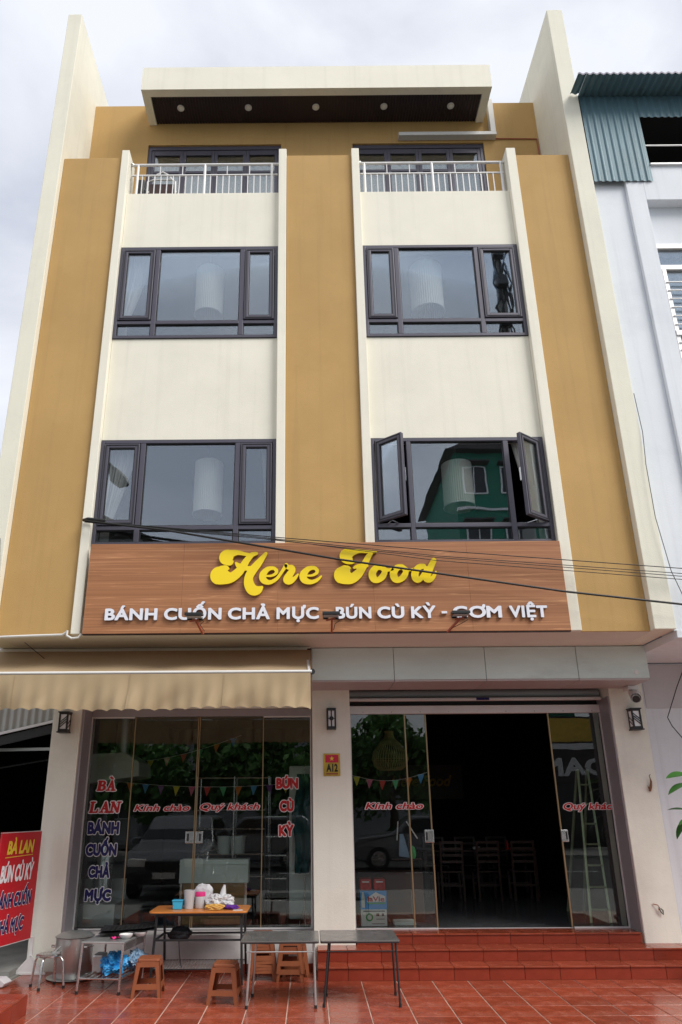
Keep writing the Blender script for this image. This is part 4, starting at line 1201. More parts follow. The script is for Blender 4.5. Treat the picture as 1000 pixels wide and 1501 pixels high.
sp_ = [(-3.60, -.75, 1.86, 10, 5, .55), (-3.60, -.75, 1.87, 60, -25, .5), (-3.61, -.76, 1.83, -30, 30, .5)] + [(-3.62 + random.uniform(-.05, .0), -.75, 1.0 + k * .05, 90 + (k * 97) % 200, random.uniform(-30, 30), .7) for k in range(16)]
plant('potted_plant', 'slender plant with lime green leaves at the left edge', -3.68, -.75, 1.85, sp_, lm2)

# ================================================================ furniture in front
def stool():
    T = thing('plastic_stool', 'x', 'stool', (0, 0, 0), 'brown plastic stools')
    H, a, b = .352, .118, .160      # height, top half width, foot half width
    put('seat', MB().prism([(-a, -a + .02), (-a + .02, -a), (a - .02, -a), (a, -a + .02), (a, a - .02), (a - .02, a), (-a + .02, a), (-a, a - .02)],
                           lambda p, q: (p, q, H - .028), lambda p, q: (p * .97, q * .97, H)), M['brown_plastic'], T, local=True, bevel=.006)
    slots = MB()
    for i in range(3):
        for j in range(3): slots.box(-.06 + i * .05, -.04 + i * .05, -.055 + j * .048, -.045 + j * .048, H + .0002, H + .0012)
    put('grip_dots', slots, M['bracket'], T, local=True)
    def w(z): return b + (a - b) * z / H
    for k in range(4):
        rot = Matrix.Rotation(k * math.pi / 2, 3, 'Z')
        # leg: an angle section of two splayed plates
        g = MB(); lw = .052
        def side(sx):
            q = []
            for z, ww in ((0, .036), (.09, .040), (H - .03, .050)):
                q.append((z, w(z), ww))
            for (z0, w0, l0), (z1, w1, l1) in zip(q[:-1], q[1:]):
                vs = [(-w0, -w0, z0), (-w0 + l0, -w0, z0), (-w1 + l1, -w1, z1), (-w1, -w1, z1)]
                vs2 = [(x, y + .006, z) for x, y, z in vs]
                if sx: vs = [(y, x, z) for x, y, z in vs]; vs2 = [(y, x, z) for x, y, z in vs2]
                g.add([tuple(rot @ Vector(p)) for p in vs + vs2], [(0, 1, 2, 3), (7, 6, 5, 4), (0, 4, 5, 1), (1, 5, 6, 2), (2, 6, 7, 3), (3, 7, 4, 0)])
        side(0); side(1)
        put('leg', g, M['brown_plastic'], T, local=True)
        for z0, z1, inset in ((H - .075, H - .027, .046), (.075, .125, .036)):
            g = MB(); w0, w1 = w(z0), w(z1)
            vs = [(-w0 + inset, -w0 + .0006, z0), (w0 - inset, -w0 + .0006, z0), (w1 - inset, -w1 + .0006, z1), (-w1 + inset, -w1 + .0006, z1)]
            vs2 = [(x, y + .007, z) for x, y, z in vs]
            g.add([tuple(rot @ Vector(p)) for p in vs + vs2], [(0, 1, 2, 3), (7, 6, 5, 4), (0, 4, 5, 1), (1, 5, 6, 2), (2, 6, 7, 3), (3, 7, 4, 0)])
            put('apron' if z0 > .2 else 'stretcher', g, M['brown_plastic'], T, local=True)
    return T
s0 = stool()
s0.location = (-1.73, -.56, 0); s0.rotation_euler.z = R(3)
s0['label'] = 'single brown plastic stool between the steel table and the orange-topped table'
dup(s0, (-.885, -.85, 0), R(-4), 'single brown plastic stool standing in front of the orange-topped table')
STK = ('lowest', 'second from the bottom', 'third from the bottom', 'fourth from the bottom', 'topmost')
for k in range(5):
    dup(s0, (-.565 + .004 * (k % 2), .165, .032 * k), R(2 + (k % 3) * 1.5), 'brown stool, %s in the stack under the left grey table' % STK[k], 'brown plastic stools')
for k, z in enumerate((0, .085)):
    dup(s0, (-.235, .10, z), R(-3 + k), 'brown stool, %s of two nested beside the stack under the left grey table' % ('lower' if k == 0 else 'upper'), 'brown plastic stools')
dup(s0, (-.19, .36, 0), R(5), 'brown stool half hidden behind the nested pair by the white plinth', 'brown plastic stools')

# orange-topped folding table
TB = thing('folding_table', 'folding table with worn orange wood top and black metal legs', 'table', (-1.3, .25, 0))
x0, x1, y0, y1, zt = -1.86, -.73, -.16, .42, .735
def rr(x0, x1, y0, y1, r, n=5):
    p = []
    for cx, cy_, a in ((x1 - r, y1 - r, 0), (x0 + r, y1 - r, 90), (x0 + r, y0 + r, 180), (x1 - r, y0 + r, 270)):
        for k in range(n + 1): p.append((cx + r * math.cos(R(a + 90 * k / n)), cy_ + r * math.sin(R(a + 90 * k / n))))
    return p
def top(name, x0, x1, y0, y1, z, t, r, m, T):
    return put(name, MB().prism(rr(x0, x1, y0, y1, r), lambda a, b: (a, b, z - t), lambda a, b: (a, b, z)), M[m], T, bevel=.004)
top('tabletop', x0, x1, y0, y1, zt, .018, .06, 'table_orange', TB)
put('rim', MB().prism(rr(x0 + .004, x1 - .004, y0 + .004, y1 - .004, .058), lambda a, b: (a, b, zt - .030), lambda a, b: (a, b, zt - .0185)), M['black'], TB)
for (xa, ya, xb, yb) in ((-1.77, -.10, -1.80, -.14), (-.80, -.10, -.775, -.15), (-1.77, .36, -1.74, .40), (-.80, .36, -.775, .40)):
    put('leg', MB().box(0, 0, 0, 0, 0, 0) and MB().bar((xa, ya, zt - .03), (xb, yb, 0), .026, .026), M['black'], TB)
for z, w in ((.44, .02), (.70, .028)):
    put('frame_bar', MB().bar((-1.78, -.12, z), (-.79, -.12, z), w, w).bar((-1.76, .38, z), (-.79, .38, z), w, w).bar((-1.775, -.12, z), (-1.76, .38, z), w, w).bar((-.79, -.12, z), (-.785, .38, z), w, w), M['black'], TB)
g = MB()
for i in range(26): g.box(-1.76 + i * .0375, -1.753 + i * .0375, -.12, .38, .152, .156)
for j in range(13): g.box(-1.78, -.79, -.12 + j * .041, -.114 + j * .041, .147, .1515)
put('wire_shelf', g, M['steel_dull'], TB)
put('shelf_bar', MB().bar((-1.79, -.13, .15), (-.78, -.13, .15), .012, .012).bar((-1.75, .39, .15), (-.78, .39, .15), .012, .012), M['black'], TB)

# grey folding tables
def grey_table(x0, x1, y0, y1, h, lm_, feet, label, splay=0):
    T = thing('folding_table', label, 'table', ((x0 + x1) / 2, (y0 + y1) / 2, 0), 'grey folding tables')
    top('tabletop', x0, x1, y0, y1, h, .014, .025, 'table_grey', T)
    put('rim', MB().prism(rr(x0 + .002, x1 - .002, y0 + .002, y1 - .002, .024), lambda a, b: (a, b, h - .024), lambda a, b: (a, b, h - .0145)), M['black'] if lm_ == 'black' else M['black'], T)
    r = .011
    for (fx, fy) in feet:
        tx = fx + (.035 if fx < (x0 + x1) / 2 else -.012) * (1 + splay); ty = fy + (.02 if fy < (y0 + y1) / 2 else -.02)
        l_ = put('leg', MB().tube([(tx, ty, h - .024), (fx, fy, .012)], r, 10), M[lm_], T, smooth=True)
        put('foot_cap', MB().tube([(fx, fy, .03), (fx, fy, 0)], r + .004, 10), M['black_rubber'], l_)
    ya, yb = feet[0][1], feet[-1][1]
    put('cross_bar', MB().tube([(x0 + .06, ya + .01, h - .10), (x1 - .05, ya + .01, h - .10)], .006, 8), M['steel_dull' if lm_ != 'black' else 'black'], T)
    put('cross_bar', MB().tube([(x0 + .06, yb - .01, h - .05), (x1 - .05, yb - .01, h - .05)], .006, 8), M['steel_dull' if lm_ != 'black' else 'black'], T)
    return T
grey_table(-.712, .080, -1.171, -.535, .590, 'steel_dull', [(-.640, -1.15), (.040, -1.155), (-.615, -.68), (.035, -.66)], 'grey-topped folding table with light steel legs in front of the stacked stools')
grey_table(.092, .893, -1.138, -.470, .585, 'black', [(.122, -1.115), (.872, -1.125), (.15, -.68), (.878, -.66)], 'grey-topped folding table with black legs at the foot of the steps', .6)

# stainless side table
T = thing('steel_table', 'small stainless steel table with slatted shelf left of the first stool', 'table', (-2.2, -.25, 0))
put('tabletop', MB().add([(-2.49, -.54, .478), (-2.01, -.585, .478), (-1.915, .06, .478), (-2.40, .105, .478), (-2.49, -.54, .498), (-2.01, -.585, .498), (-1.915, .06, .498), (-2.40, .105, .498)],
                         [(0, 1, 2, 3), (4, 5, 6, 7), (0, 1, 5, 4), (1, 2, 6, 5), (2, 3, 7, 6), (3, 0, 4, 7)]), M['steel_dull'], T, bevel=.004)
put('apron', MB().bar((-2.0165, -.555, .44), (-1.930, .04, .44), .008, .07), M['steel'], T)
for a, b in (((-2.475, -.525), (-2.495, -.53)), ((-2.025, -.57), (-2.035, -.58)), ((-1.93, .045), (-1.93, .045)), ((-2.385, .09), (-2.385, .09))):
    l_ = put('leg', MB().tube([(*a, .478), (*b, .02)], .014, 12), M['steel'], T, smooth=True)
    put('foot_cap', MB().tube([(*b, .03), (*b, 0)], .017, 12), M['black_rubber'], l_, smooth=True)
put('shelf_rail', MB().tube([(-2.485, -.53, .145), (-2.03, -.575, .145), (-1.93, .045, .145), (-2.385, .09, .145), (-2.485, -.53, .145)], .010, 8), M['steel'], T, smooth=True)
for k in range(7):
    t = (k + .5) / 7; put('shelf_slat', MB().bar((-2.485 + .455 * t, -.53 - .045 * t, .147), (-2.385 + .455 * t, .09 - .045 * t, .147), .03, .006), M['steel'], T)

# stainless stool
T = thing('steel_stool', 'round-topped stainless steel stool beside the big pot', 'stool', (-2.92, -.23, 0))
put('seat', MB().lathe([(0, .335), (.125, .335), (.135, .328), (.135, .310), (.12, .306), (0, .306)], (-2.925, -.235, 0), 28), M['steel'], T, smooth=True)
for (fx, fy) in ((-2.952, -.385), (-3.11, -.19), (-2.722, -.265), (-2.885, -.075)):
    ax, ay = -2.925, -.235; dx, dy = fx - ax, fy - ay
    l_ = put('leg', MB().tube([(ax + dx * .35, ay + dy * .35, .308), (ax + dx * .72, ay + dy * .72, .300), (ax + dx * .84, ay + dy * .84, .26), (fx, fy, .02)], .0125, 12), M['steel'], T, smooth=True)
    put('foot_cap', MB().tube([(fx, fy, .03), (fx, fy, 0)], .0155, 12), M['black_rubber'], l_, smooth=True)
solo('steel_clamp', MB().box(-2.87, -2.79, -.30, -.23, .3355, .36).bar((-2.87, -.28, .35), (-2.82, -.2, .40), .03, .012), M['steel_dull'], 'small bent steel clip lying on the stainless stool', 'clip', bevel=.004)

# big pot with basin
T = thing('cooking_pot', 'large stainless stock pot with domed lid standing by the left pillar', 'pot', (-2.85, .22, 0))
px, py, pr = -2.79, .24, .215
put('body', MB().lathe([(0, .02), (pr - .01, .02), (pr, .035), (pr, .43), (pr + .012, .437), (pr - .004, .437)], (px, py, 0), 40), M['steel_pot'], T, smooth=True)
put('lid', MB().lathe([(pr + .010, .440), (pr * .8, .470), (pr * .4, .492), (0, .50)], (px, py, 0), 40), M['steel_dull'], T, smooth=True)
put('lid_knob', MB().lathe([(0, .498), (.02, .50), (.024, .525), (0, .53)], (px, py, 0), 14), M['black'], T, smooth=True)
for a in (200, 330):
    c, s_ = math.cos(R(a)), math.sin(R(a)); q = lambda r, t, z: (px + c * r - s_ * t, py + s_ * r + c * t, z)
    put('handle', MB().tube([q(pr, -.05, .34), q(pr + .04, -.05, .345), q(pr + .04, .05, .345), q(pr, .05, .34)], .008, 8), M['steel'], T, smooth=True)
solo('washing_basin', MB().lathe([(.0, .012), (.17, .012), (.235, .10), (.25, .105), (.24, .112), (.165, .02), (0, .02)], (-2.80, .02, 0), 36) if False else MB().lathe([(.0, .002), (.26, .002), (.285, .018), (.26, .019), (0, .010)], (px, py, 0), 36), M['steel_dull'],
     'shallow steel tray under the big stock pot', 'tray', smooth=True)
bpy.data.objects['washing_basin'].name = 'steel_tray'

# things on the steel table
T = thing('griddle_pan', 'black ridged griddle plate lying on the stainless table', 'pan', (-2.15, -.15, .5))
def gp(u, v, dz): return (-2.33 + .62 * u - .04 * v - .05, -.30 + .40 * v + .05 * u, dz + .03 * u + .012)
put('plate', MB().grid(lambda u, v: gp(u, v, .535 + .012 * (abs(u - .5) * 2) ** 4 + .010 * (abs(v - .5) * 2) ** 4), 12, 12).grid(lambda u, v: gp(u, v, .522), 2, 2), M['black'], T, smooth=True)
g = MB()
for k in range(11): g.bar(gp(.08 + .84 * k / 10, .1, .541), gp(.08 + .84 * k / 10, .9, .541), .014, .006)
put('ridge', g, M['floodlight'], T)
for (x, y, r, sc, lab) in ((-2.05, -.36, .075, 1, 'left one of two white bowls'), (-1.93, -.20, .08, 1, 'right one of two white bowls')):
    solo('bowl', MB().lathe([(0, 0), (.55 * r, 0), (.95 * r, .030), (r, .045), (.93 * r, .045), (.5 * r, .01), (0, .01)], (x, y, .4985), 24), M['white'], lab + ' at the edge of the griddle on the steel table', 'bowl', 'white bowls', smooth=True)
solo('pink_cloth', MB().grid(lambda u, v: (-2.22 + .10 * u, -.42 + .06 * v, .512 + .012 * math.sin(u * 9) * math.cos(v * 5)), 10, 6), M['pink_plastic'], 'scrap of pink cloth under the griddle on the steel table', 'cloth', smooth=True)

# crumpled bags
def blob(cx, cy_, cz, rx, ry, rz, amp, freq, seed, sub=4, flat=True):
    bm = bmesh.new(); bmesh.ops.create_icosphere(bm, subdivisions=sub, radius=1)
    for v in bm.verts:
        p = v.co.copy(); q = p * freq + Vector((seed * 7.1, seed * 3.3, seed))
        d = 1 + amp * .55 * noise.noise(q) * 1.6 + amp * .30 * (abs(noise.noise(q * 2.3)) * 2 - .5) + amp * .13 * (abs(noise.noise(q * 5.1)) * 2 - .4)
        v.co = Vector((p.x * rx * d, p.y * ry * d, p.z * rz * d))
        if flat and v.co.z < -rz * .75: v.co.z = -rz * .75
    g = MB().add([(v.co.x + cx, v.co.y + cy_, v.co.z + cz) for v in bm.verts], [tuple(x.index for x in f.verts) for f in bm.faces])
    bm.free(); return g
solo('plastic_bag', blob(-2.17, -.30, .245, .135, .16, .115, .5, 2.4, 3, 5), M['bag_blue'], 'bright blue stuffed plastic bag on the shelf of the steel table', 'bag', smooth=True)
solo('plastic_bag', blob(-1.98, -.06, .235, .10, .18, .105, .45, 2.2, 9, 5), M['bag_clear'], 'paler blue see-through bag behind the bright one on the steel shelf', 'bag', smooth=True)
solo('steel_lunchbox', MB().box(-2.42, -2.30, -.30, -.10, .152, .33), M['steel_dull'], 'dull steel container left of the blue bag on the shelf', 'container', bevel=.02)

# things on the orange table
T = thing('plastic_tub', 'small sky blue plastic tub on the orange table', 'tub', (-1.565, .06, .735))
put('tub', MB().prism([(-.050, .736), (.050, .736), (.058, .82), (-.058, .82)], lambda a, b: (-1.565 + a, .02, b), lambda a, b: (-1.565 + a, .12, b)), M['blue_plastic'], T, bevel=.008)
put('lid', MB().box(-1.628, -1.502, .013, .127, .821, .836), M['blue_plastic'], T, bevel=.005)
T = thing('plastic_jug', 'tall cloudy plastic jug on the orange table beside the blue tub', 'jug', (-1.44, .10, .735))
put('jug', MB().lathe([(0, .737), (.052, .737), (.060, .90), (.062, .935), (.057, .935), (.048, .75), (0, .75)], (-1.44, .10, 0), 24), M['clear_plastic'], T, smooth=True)
T = thing('plastic_jar', 'clear plastic jar with a pink screw lid on the orange table', 'jar', (-1.315, .14, .735))
put('jar', MB().lathe([(0, .737), (.055, .737), (.060, .75), (.060, .86), (.052, .872)], (-1.315, .14, 0), 24), M['clear_plastic'], T, smooth=True)
put('contents', MB().lathe([(0, .740), (.050, .740), (.050, .765), (0, .768)], (-1.315, .14, 0), 20), M['amber'], T, smooth=True)
put('lid', MB().lathe([(.060, .865), (.062, .870), (.062, .905), (.056, .910), (0, .910)], (-1.315, .14, 0), 28), M['pink_plastic'], T, smooth=True)
solo('plastic_bag', blob(-1.30, .27, .86, .12, .06, .125, .35, 2.0, 5, 4), M['bag_white'], 'upright clear film bag behind the pink-lidded jar', 'bag', smooth=True)
g = blob(-1.07, .12, .805, .165, .10, .085, .55, 2.3, 12, 5)
g.tube([(-1.05, .14, .85), (-1.04, .15, .93), (-1.03, .15, .985)], [.045, .03, .012], 9)
solo('plastic_bag', g, M['bag_white'], 'crumpled white carrier bag with knotted neck on the orange table', 'bag', smooth=True)
solo('food_bag', blob(-1.12, -.02, .765, .11, .05, .032, .5, 2.5, 21, 4), M['amber'], 'small clear bag of amber snacks in front of the white bag', 'bag', smooth=True)
solo('cloth', blob(-.93, .02, .757, .085, .05, .025, .4, 2.2, 31, 4), M['purple_cloth'], 'folded dark purple cloth on the right of the orange table', 'cloth', smooth=True)
solo('napkin', MB().box(-.90, -.79, -.09, -.03, .736, .739), M['white'], 'flat white napkin at the right front corner of the orange table', 'napkin')
T = thing('cloth_bag', 'black cloth bag hanging under the orange table with a dangling strap', 'bag', (-1.52, .1, .45))
put('bag', blob(-1.53, .10, .475, .13, .08, .075, .35, 1.8, 41, 4, False), M['bag_black'], T, smooth=True)
put('strap', MB().tube([(-1.52, -.02, .44), (-1.50, -.05, .30), (-1.485, -.05, .20), (-1.47, -.05, .155)], .006, 6), M['bag_black'], T)
# ================================================================ cables across the facade
def cable(pts, r, label, sag=0, group='cables crossing the facade'):
    P_ = [Vector(p) for p in pts]; out = []
    for i in range(len(P_) - 1):
        for k in range(8):
            t = k / 8; p = P_[i].lerp(P_[i + 1], t); p.z -= sag * math.sin(math.pi * t); out.append(p)
    out.append(P_[-1])
    return solo('cable', MB().tube(out, r, 6), M['cable'], label, 'cable', group, smooth=True)
YC = -1.10
cable([(-2.79, YC + .12, 5.24), (-1.72, YC, 5.055), (.38, YC - .02, 4.655), (3.03, YC - .02, 4.235), (4.38, YC - .03, 4.065), (9.5, YC - .3, 3.5)], .013, 'thick black cable running down across the sign towards the right')
for k, (za, zb, zc) in enumerate(((4.99, 4.79, 4.52), (4.97, 4.72, 4.455), (4.95, 4.70, 4.42), (4.96, 4.66, 4.38))):
    cable([(-2.79, YC + .12, 5.24 - .006 * k), (-1.1, YC, 5.03 - .012 * k), (-.39, YC, za - .035), (1.55, YC, zb - .02), (4.44, YC, zc), (9.5, YC - .3, zc - .45)], .0045 if k else .0055,
          ('uppermost of the four thin cables crossing the top of the sign', 'second of the four thin cables crossing the sign', 'third of the four thin cables crossing the sign', 'lowest of the four thin cables crossing the sign')[k])
solo('cable_bundle', MB().tube([(-2.80, YC + .11, 5.245), (-2.72, YC + .02, 5.225), (-2.5, YC, 5.19)], .02, 8), M['cable'], 'taped end of the cable bundle fixed to the cream rib beside the lower left window', 'cable')
cable([(4.34, -1.0, 7.0), (4.345, -1.03, 6.4), (4.30, -1.05, 5.93), (4.29, -1.06, 5.2), (4.36, -1.06, 4.5), (4.47, -1.06, 4.10), (4.8, -1.0, 3.7)], .005, 'thin cable drooping down the white neighbour wall', group='wires on the neighbour')
cable([(5.3, .55, 3.9), (4.98, .50, 3.36), (4.78, .50, 2.95), (4.82, .50, 2.84), (5.0, .50, 2.58), (5.4, .5, 2.2)], .006, 'kinked wire on the white neighbour wall above the plant', group='wires on the neighbour')
cable([(-3.80, -1.02, 5.0), (-3.755, -1.02, 4.62), (-3.735, -1.02, 4.50)], .004, 'short stray wire at the foot of the left fin', group='stray wires')
cable([(-3.50, -.6, 3.785), (-3.30, -.45, 3.62), (-3.25, -.35, 3.56)], .004, 'short stray wire hanging from the soffit at the left', group='stray wires')

# ================================================================ upstairs: paper lamps and curtains
def paper_lamp(x, z0, z1, r, label):
    T = thing('pendant_lamp', label, 'lamp', (x, -.48, z0), 'white paper pendant lamps upstairs')
    n = 44; vs = []; fs = []
    for j, z in enumerate((z0, z1)):
        for i in range(n * 2):
            a = math.pi * i / n; rr_ = r * (1 + (.018 if i % 2 else -.018))
            vs.append((x + rr_ * math.cos(a), -.48 + rr_ * math.sin(a), z))
    for i in range(n * 2): fs.append((i, (i + 1) % (2 * n), (i + 1) % (2 * n) + 2 * n, i + 2 * n))
    put('shade', MB().add(vs, fs), M['shade'], T)
    put('hoop', MB().tube([(x + r * 1.02 * math.cos(R(a)), -.48 + r * 1.02 * math.sin(R(a)), z0) for a in range(0, 361, 12)], .008, 6, False), M['alu_white'], T, smooth=True)
    put('cord', MB().tube([(x, -.48, z1), (x, -.48, z1 + .5)], .006, 6), M['black'], T)
M['shade'] = mat('white_lamp_shade', (.74, .74, .66), .8, var=.03)
M['sheer'] = mat('sheer_curtain', (.86, .85, .82), .9, var=.03)
paper_lamp(-1.45, 8.70, 9.50, .200, 'white paper cylinder lamp behind the upper left window')
paper_lamp(1.80, 8.72, 9.52, .235, 'white paper cylinder lamp behind the upper right window')
paper_lamp(-1.34, 5.52, 6.27, .187, 'white paper cylinder lamp behind the lower left window')
paper_lamp(2.02, 5.60, 6.22, .20, 'white paper cylinder lamp behind the open window above the sign')
def curtain(xa, xb, z0, z1, tie, label, seed=0, y=-.74, m='sheer'):
    """gathered drape pulled sideways towards x = tie at its waist"""
    def f(u, v):
        z = z1 + (z0 - z1) * v
        k = min(1, v / .8) ** 1.2
        x = xa + (xb - xa) * u; xt = tie + (xb - xa) * .25 * (u - .5)
        x = x + (xt - x) * k
        return (x, y + .028 * math.sin(u * 52 + seed) + .012 * math.sin(u * 23 + v * 2), z)
    return solo('curtain', MB().grid(f, 110, 16), M[m], label, 'curtain', 'curtains behind the upper windows', smooth=True)
curtain(-2.66, -2.22, 8.0, 9.75, -2.62, 'white curtain swept left behind the upper left window', 1)
curtain(-2.66, -2.20, 4.9, 6.55, -2.60, 'white curtain swept left behind the lower left window', 2)
curtain(-.62, -.46, 4.9, 6.55, -.50, 'narrow white curtain edge at the right of the lower left window', 3)
curtain(2.98, 3.12, 8.0, 9.75, 3.06, 'narrow curtain edge behind the upper right window', 4)
curtain(.86, 1.0, 4.9, 6.55, .9, 'beige curtain edge behind the open left casement', 5)
curtain(2.70, 3.07, 4.9, 6.55, 3.0, 'beige curtain gathered behind the open right casement', 6)

# chair on the balcony
T = thing('balcony_chair', 'white framed chair on the left balcony behind the railing', 'chair', (-2.3, -.40, 10.32))
g = MB()
g.tube([(-2.52, -.5, 10.32), (-2.52, -.5, 11.28), (-2.42, -.52, 11.30), (-2.16, -.52, 11.30), (-2.08, -.5, 11.28), (-2.04, -.5, 10.32)], .015, 8)
g.tube([(-2.42, -.52, 11.29), (-2.37, -.54, 11.39), (-2.28, -.55, 11.43), (-2.18, -.54, 11.37), (-2.12, -.52, 11.29)], .013, 8)
g.tube([(-2.48, -.1, 10.32), (-2.48, -.1, 11.08), (-2.50, -.5, 11.08)], .015, 8).tube([(-2.08, -.1, 10.32), (-2.08, -.1, 11.08), (-2.06, -.5, 11.08)], .015, 8)
put('frame', g, M['rail'], T, smooth=True)
put('backrest', MB().box(-2.49, -2.07, -.49, -.47, 11.00, 11.25), M['chair_wood'], T, bevel=.01)
put('seat', MB().box(-2.49, -2.07, -.47, -.1, 11.06, 11.09), M['black'], T, bevel=.01)
solo('storage_box', MB().box(-2.70, -2.56, -.55, -.25, 10.321, 11.28), M['black'], 'black box in the corner of the left balcony', 'box', bevel=.01)

# ================================================================ ground floor interior
FZ = .38
def gr(name, label, cat, m, g, **k): return solo(name, g, M[m], label, cat, **k)
# kitchen
T = thing('extractor_hood', 'pale stainless extractor hood above the cooking counter behind the left glass', 'hood', (-2.95, 2.1, 2.2))
put('hood', MB().add([(-3.28, 1.75, 2.20), (-2.52, 1.75, 2.30), (-2.52, 2.6, 2.30), (-3.28, 2.6, 2.20), (-3.28, 1.80, 2.62), (-2.76, 1.80, 2.64), (-2.54, 1.80, 2.50), (-2.54, 2.6, 2.5), (-2.76, 2.6, 2.64), (-3.28, 2.6, 2.62)],
   [(0, 1, 2, 3), (0, 1, 6, 5, 4), (4, 5, 8, 9), (5, 6, 7, 8), (1, 2, 7, 6), (2, 3, 9, 8, 7), (3, 0, 4, 9)]), M['cabinet'], T, bevel=.01)
put('duct', MB().tube([(-2.9, 2.2, 2.63), (-2.9, 2.2, 3.58)], .10, 14), M['steel_dull'], T, smooth=True)
T = thing('cooking_counter', 'stainless cooking counter behind the left glass pane', 'counter', (-2.95, 1.6, FZ))
put('cabinet', MB().box(-3.24, -2.60, 1.25, 1.8, FZ + .01, .66), M['steel_dull'], T, bevel=.01)
put('splash_back', MB().box(-3.24, -2.60, 1.80, 1.82, .66, .92), M['steel_dull'], T, bevel=.004)
put('burner', MB().lathe([(0, .66), (.12, .66), (.10, .70), (0, .70)], (-2.92, 1.5, 0), 18), M['black'], T)
gr('steamer_pot', 'tall stainless steamer on the cooking counter', 'pot', 'steel', MB().lathe([(0, .70), (.13, .70), (.14, 1.38), (.13, 1.40), (.05, 1.46), (0, 1.47)], (-2.86, 1.5, 0), 28), smooth=True)
T = thing('kitchen_rack', 'tall steel rack with shelves in the kitchen', 'rack', (-1.2, 2.3, FZ))
for x in (-1.72, -1.15, -.62):
    for y in (2.2, 2.6): put('upright', MB().tube([(x, y, FZ), (x, y, 2.30)], .014, 8), M['steel'], T)
for z in (.9, 1.2, 1.55, 1.82, 2.28): 
    put('shelf_rail', MB().tube([(-1.72, 2.2, z), (-.62, 2.2, z)], .011, 8), M['steel'], T)
    if z < 2: put('shelf', MB().box(-1.70, -.64, 2.22, 2.58, z - .012, z - .004), M['steel_dull'], T)
for x, r, l in ((-1.30, .10, 'left'), (-1.09, .115, 'right')):
    gr('stock_pot', l + ' one of two pale enamel pots on the kitchen rack', 'pot', 'cabinet', MB().lathe([(0, 1.20), (r * .9, 1.20), (r, 1.44), (r + .01, 1.45), (r * .9, 1.45), (r * .85, 1.25), (0, 1.24)], (x, 2.33, 0), 24), smooth=True)
gr('steel_pot', 'tilted steel pot on the kitchen rack beside the enamel pots', 'pot', 'steel', MB().tube([(-1.62, 2.35, 1.22), (-1.44, 2.30, 1.36)], [.10, .14], 22), smooth=True)
T = thing('kitchen_cabinet', 'pale green steel cupboard with brown lower boards behind the orange table', 'cupboard', (-1.3, 1.28, FZ))
put('body', MB().box(-1.75, -.83, 1.16, 1.40, .91, 1.20), M['cabinet'], T, bevel=.006)
put('top_ledge', MB().box(-1.755, -.825, 1.145, 1.40, 1.14, 1.148), M['cabinet'], T)
put('board', MB().box(-1.70, -.88, 1.18, 1.20, .42, .91), M['board_cork'], T)
for x in (-1.72, -.86): put('leg', MB().box(x - .015, x + .015, 1.16, 1.19, FZ, .91), M['steel'], T)
gr('cardboard_sheet', 'flat brown ribbed board lying inside behind the orange table', 'board', 'board_cork', MB().box(-1.75, -.95, 1.3, 1.7, FZ + .002, FZ + .035))
T = thing('fridge', 'tall white fridge standing at the right of the kitchen', 'fridge', (-.1, 1.75, FZ))
put('body', MB().box(-.30, .20, 1.62, 2.2, FZ + .03, 2.42), M['cabinet'], T, bevel=.02)
put('door_gap', MB().box(-.299, .19, 1.616, 1.622, 1.55, 1.56), M['black'], T)
put('handle', MB().box(-.27, -.25, 1.58, 1.622, 1.1, 1.5), M['alu_white'], T)
T = thing('shelf_unit', 'dark shelf unit with pale shelf edges left of the fridge', 'shelf', (-.45, 2, FZ))
for z in (.62, .9, 1.2, 1.45, 1.72): put('shelf', MB().box(-.64, -.34, 1.8, 2.15, z, z + .012), M['steel'], T)
for x in (-.65, -.335): put('side', MB().box(x - .008, x + .008, 1.8, 2.15, FZ, 2.0), M['black'], T)
g = MB().grid(lambda u, v: (-.10 + .11 * (u - .5) * (1 + .6 * math.sin(v * 3)) * 2 * .8 + .02 * math.sin(v * 11), 1.42 + .03 * math.sin(u * 14), 2.30 - 1.3 * v), 20, 24)
T = thing('hanging_clothes', 'dark teal clothes hanging at the right edge of the left shopfront', 'clothes', (-.08, 1.45, 1.0))
put('garment', g, M['teal_cloth'], T, smooth=True)
put('hook', MB().tube([(-.08, 1.42, 2.28), (-.08, 1.42, 2.40), (-.06, 1.44, 2.43)], .005, 6), M['steel'], T)
gr('clothes_stand', 'slim metal stand under the hanging clothes', 'stand', 'steel', MB().tube([(-.08, 1.42, FZ), (-.08, 1.42, .98)], .008, 6).tube([(-.16, 1.42, FZ), (-.08, 1.42, .62), (0, 1.42, FZ)], .006, 6))
# bunting strings
def bunting(xa, xb, y, za, zb, n, s0, label):
    T = thing('bunting', label, 'bunting', ((xa + xb) / 2, y, za), 'bunting strings inside')
    P_ = []
    for k in range(25):
        t = k / 24; P_.append((xa + (xb - xa) * t, y, za + (zb - za) * t - .10 * math.sin(math.pi * t)))
    put('string', MB().tube(P_, .0025, 4), M['white'], T)
    for k in range(n):
        t = (k + .5) / n; x = xa + (xb - xa) * t; z = za + (zb - za) * t - .10 * math.sin(math.pi * t)
        w = .052; tw = random.uniform(-.03, .03)
        put('flag', MB().prism([(-w, 0), (w, 0), (tw * .5, -.135)], lambda a, b: (x + a, y + a * tw * 8, z + b), lambda a, b: (x + a, y + a * tw * 8 + .001, z + b)), FLAG[(k * 3 + s0) % 7], T)
bunting(-3.2, .2, 1.75, 2.26, 2.22, 15, 0, 'lower string of coloured pennants inside the left shopfront')
bunting(-3.2, -1.1, 2.6, 2.52, 2.95, 8, 2, 'upper string of coloured pennants inside the left shopfront')
bunting(.6, 1.75, 1.9, 2.30, 2.33, 6, 1, 'string of coloured pennants inside the right shopfront')
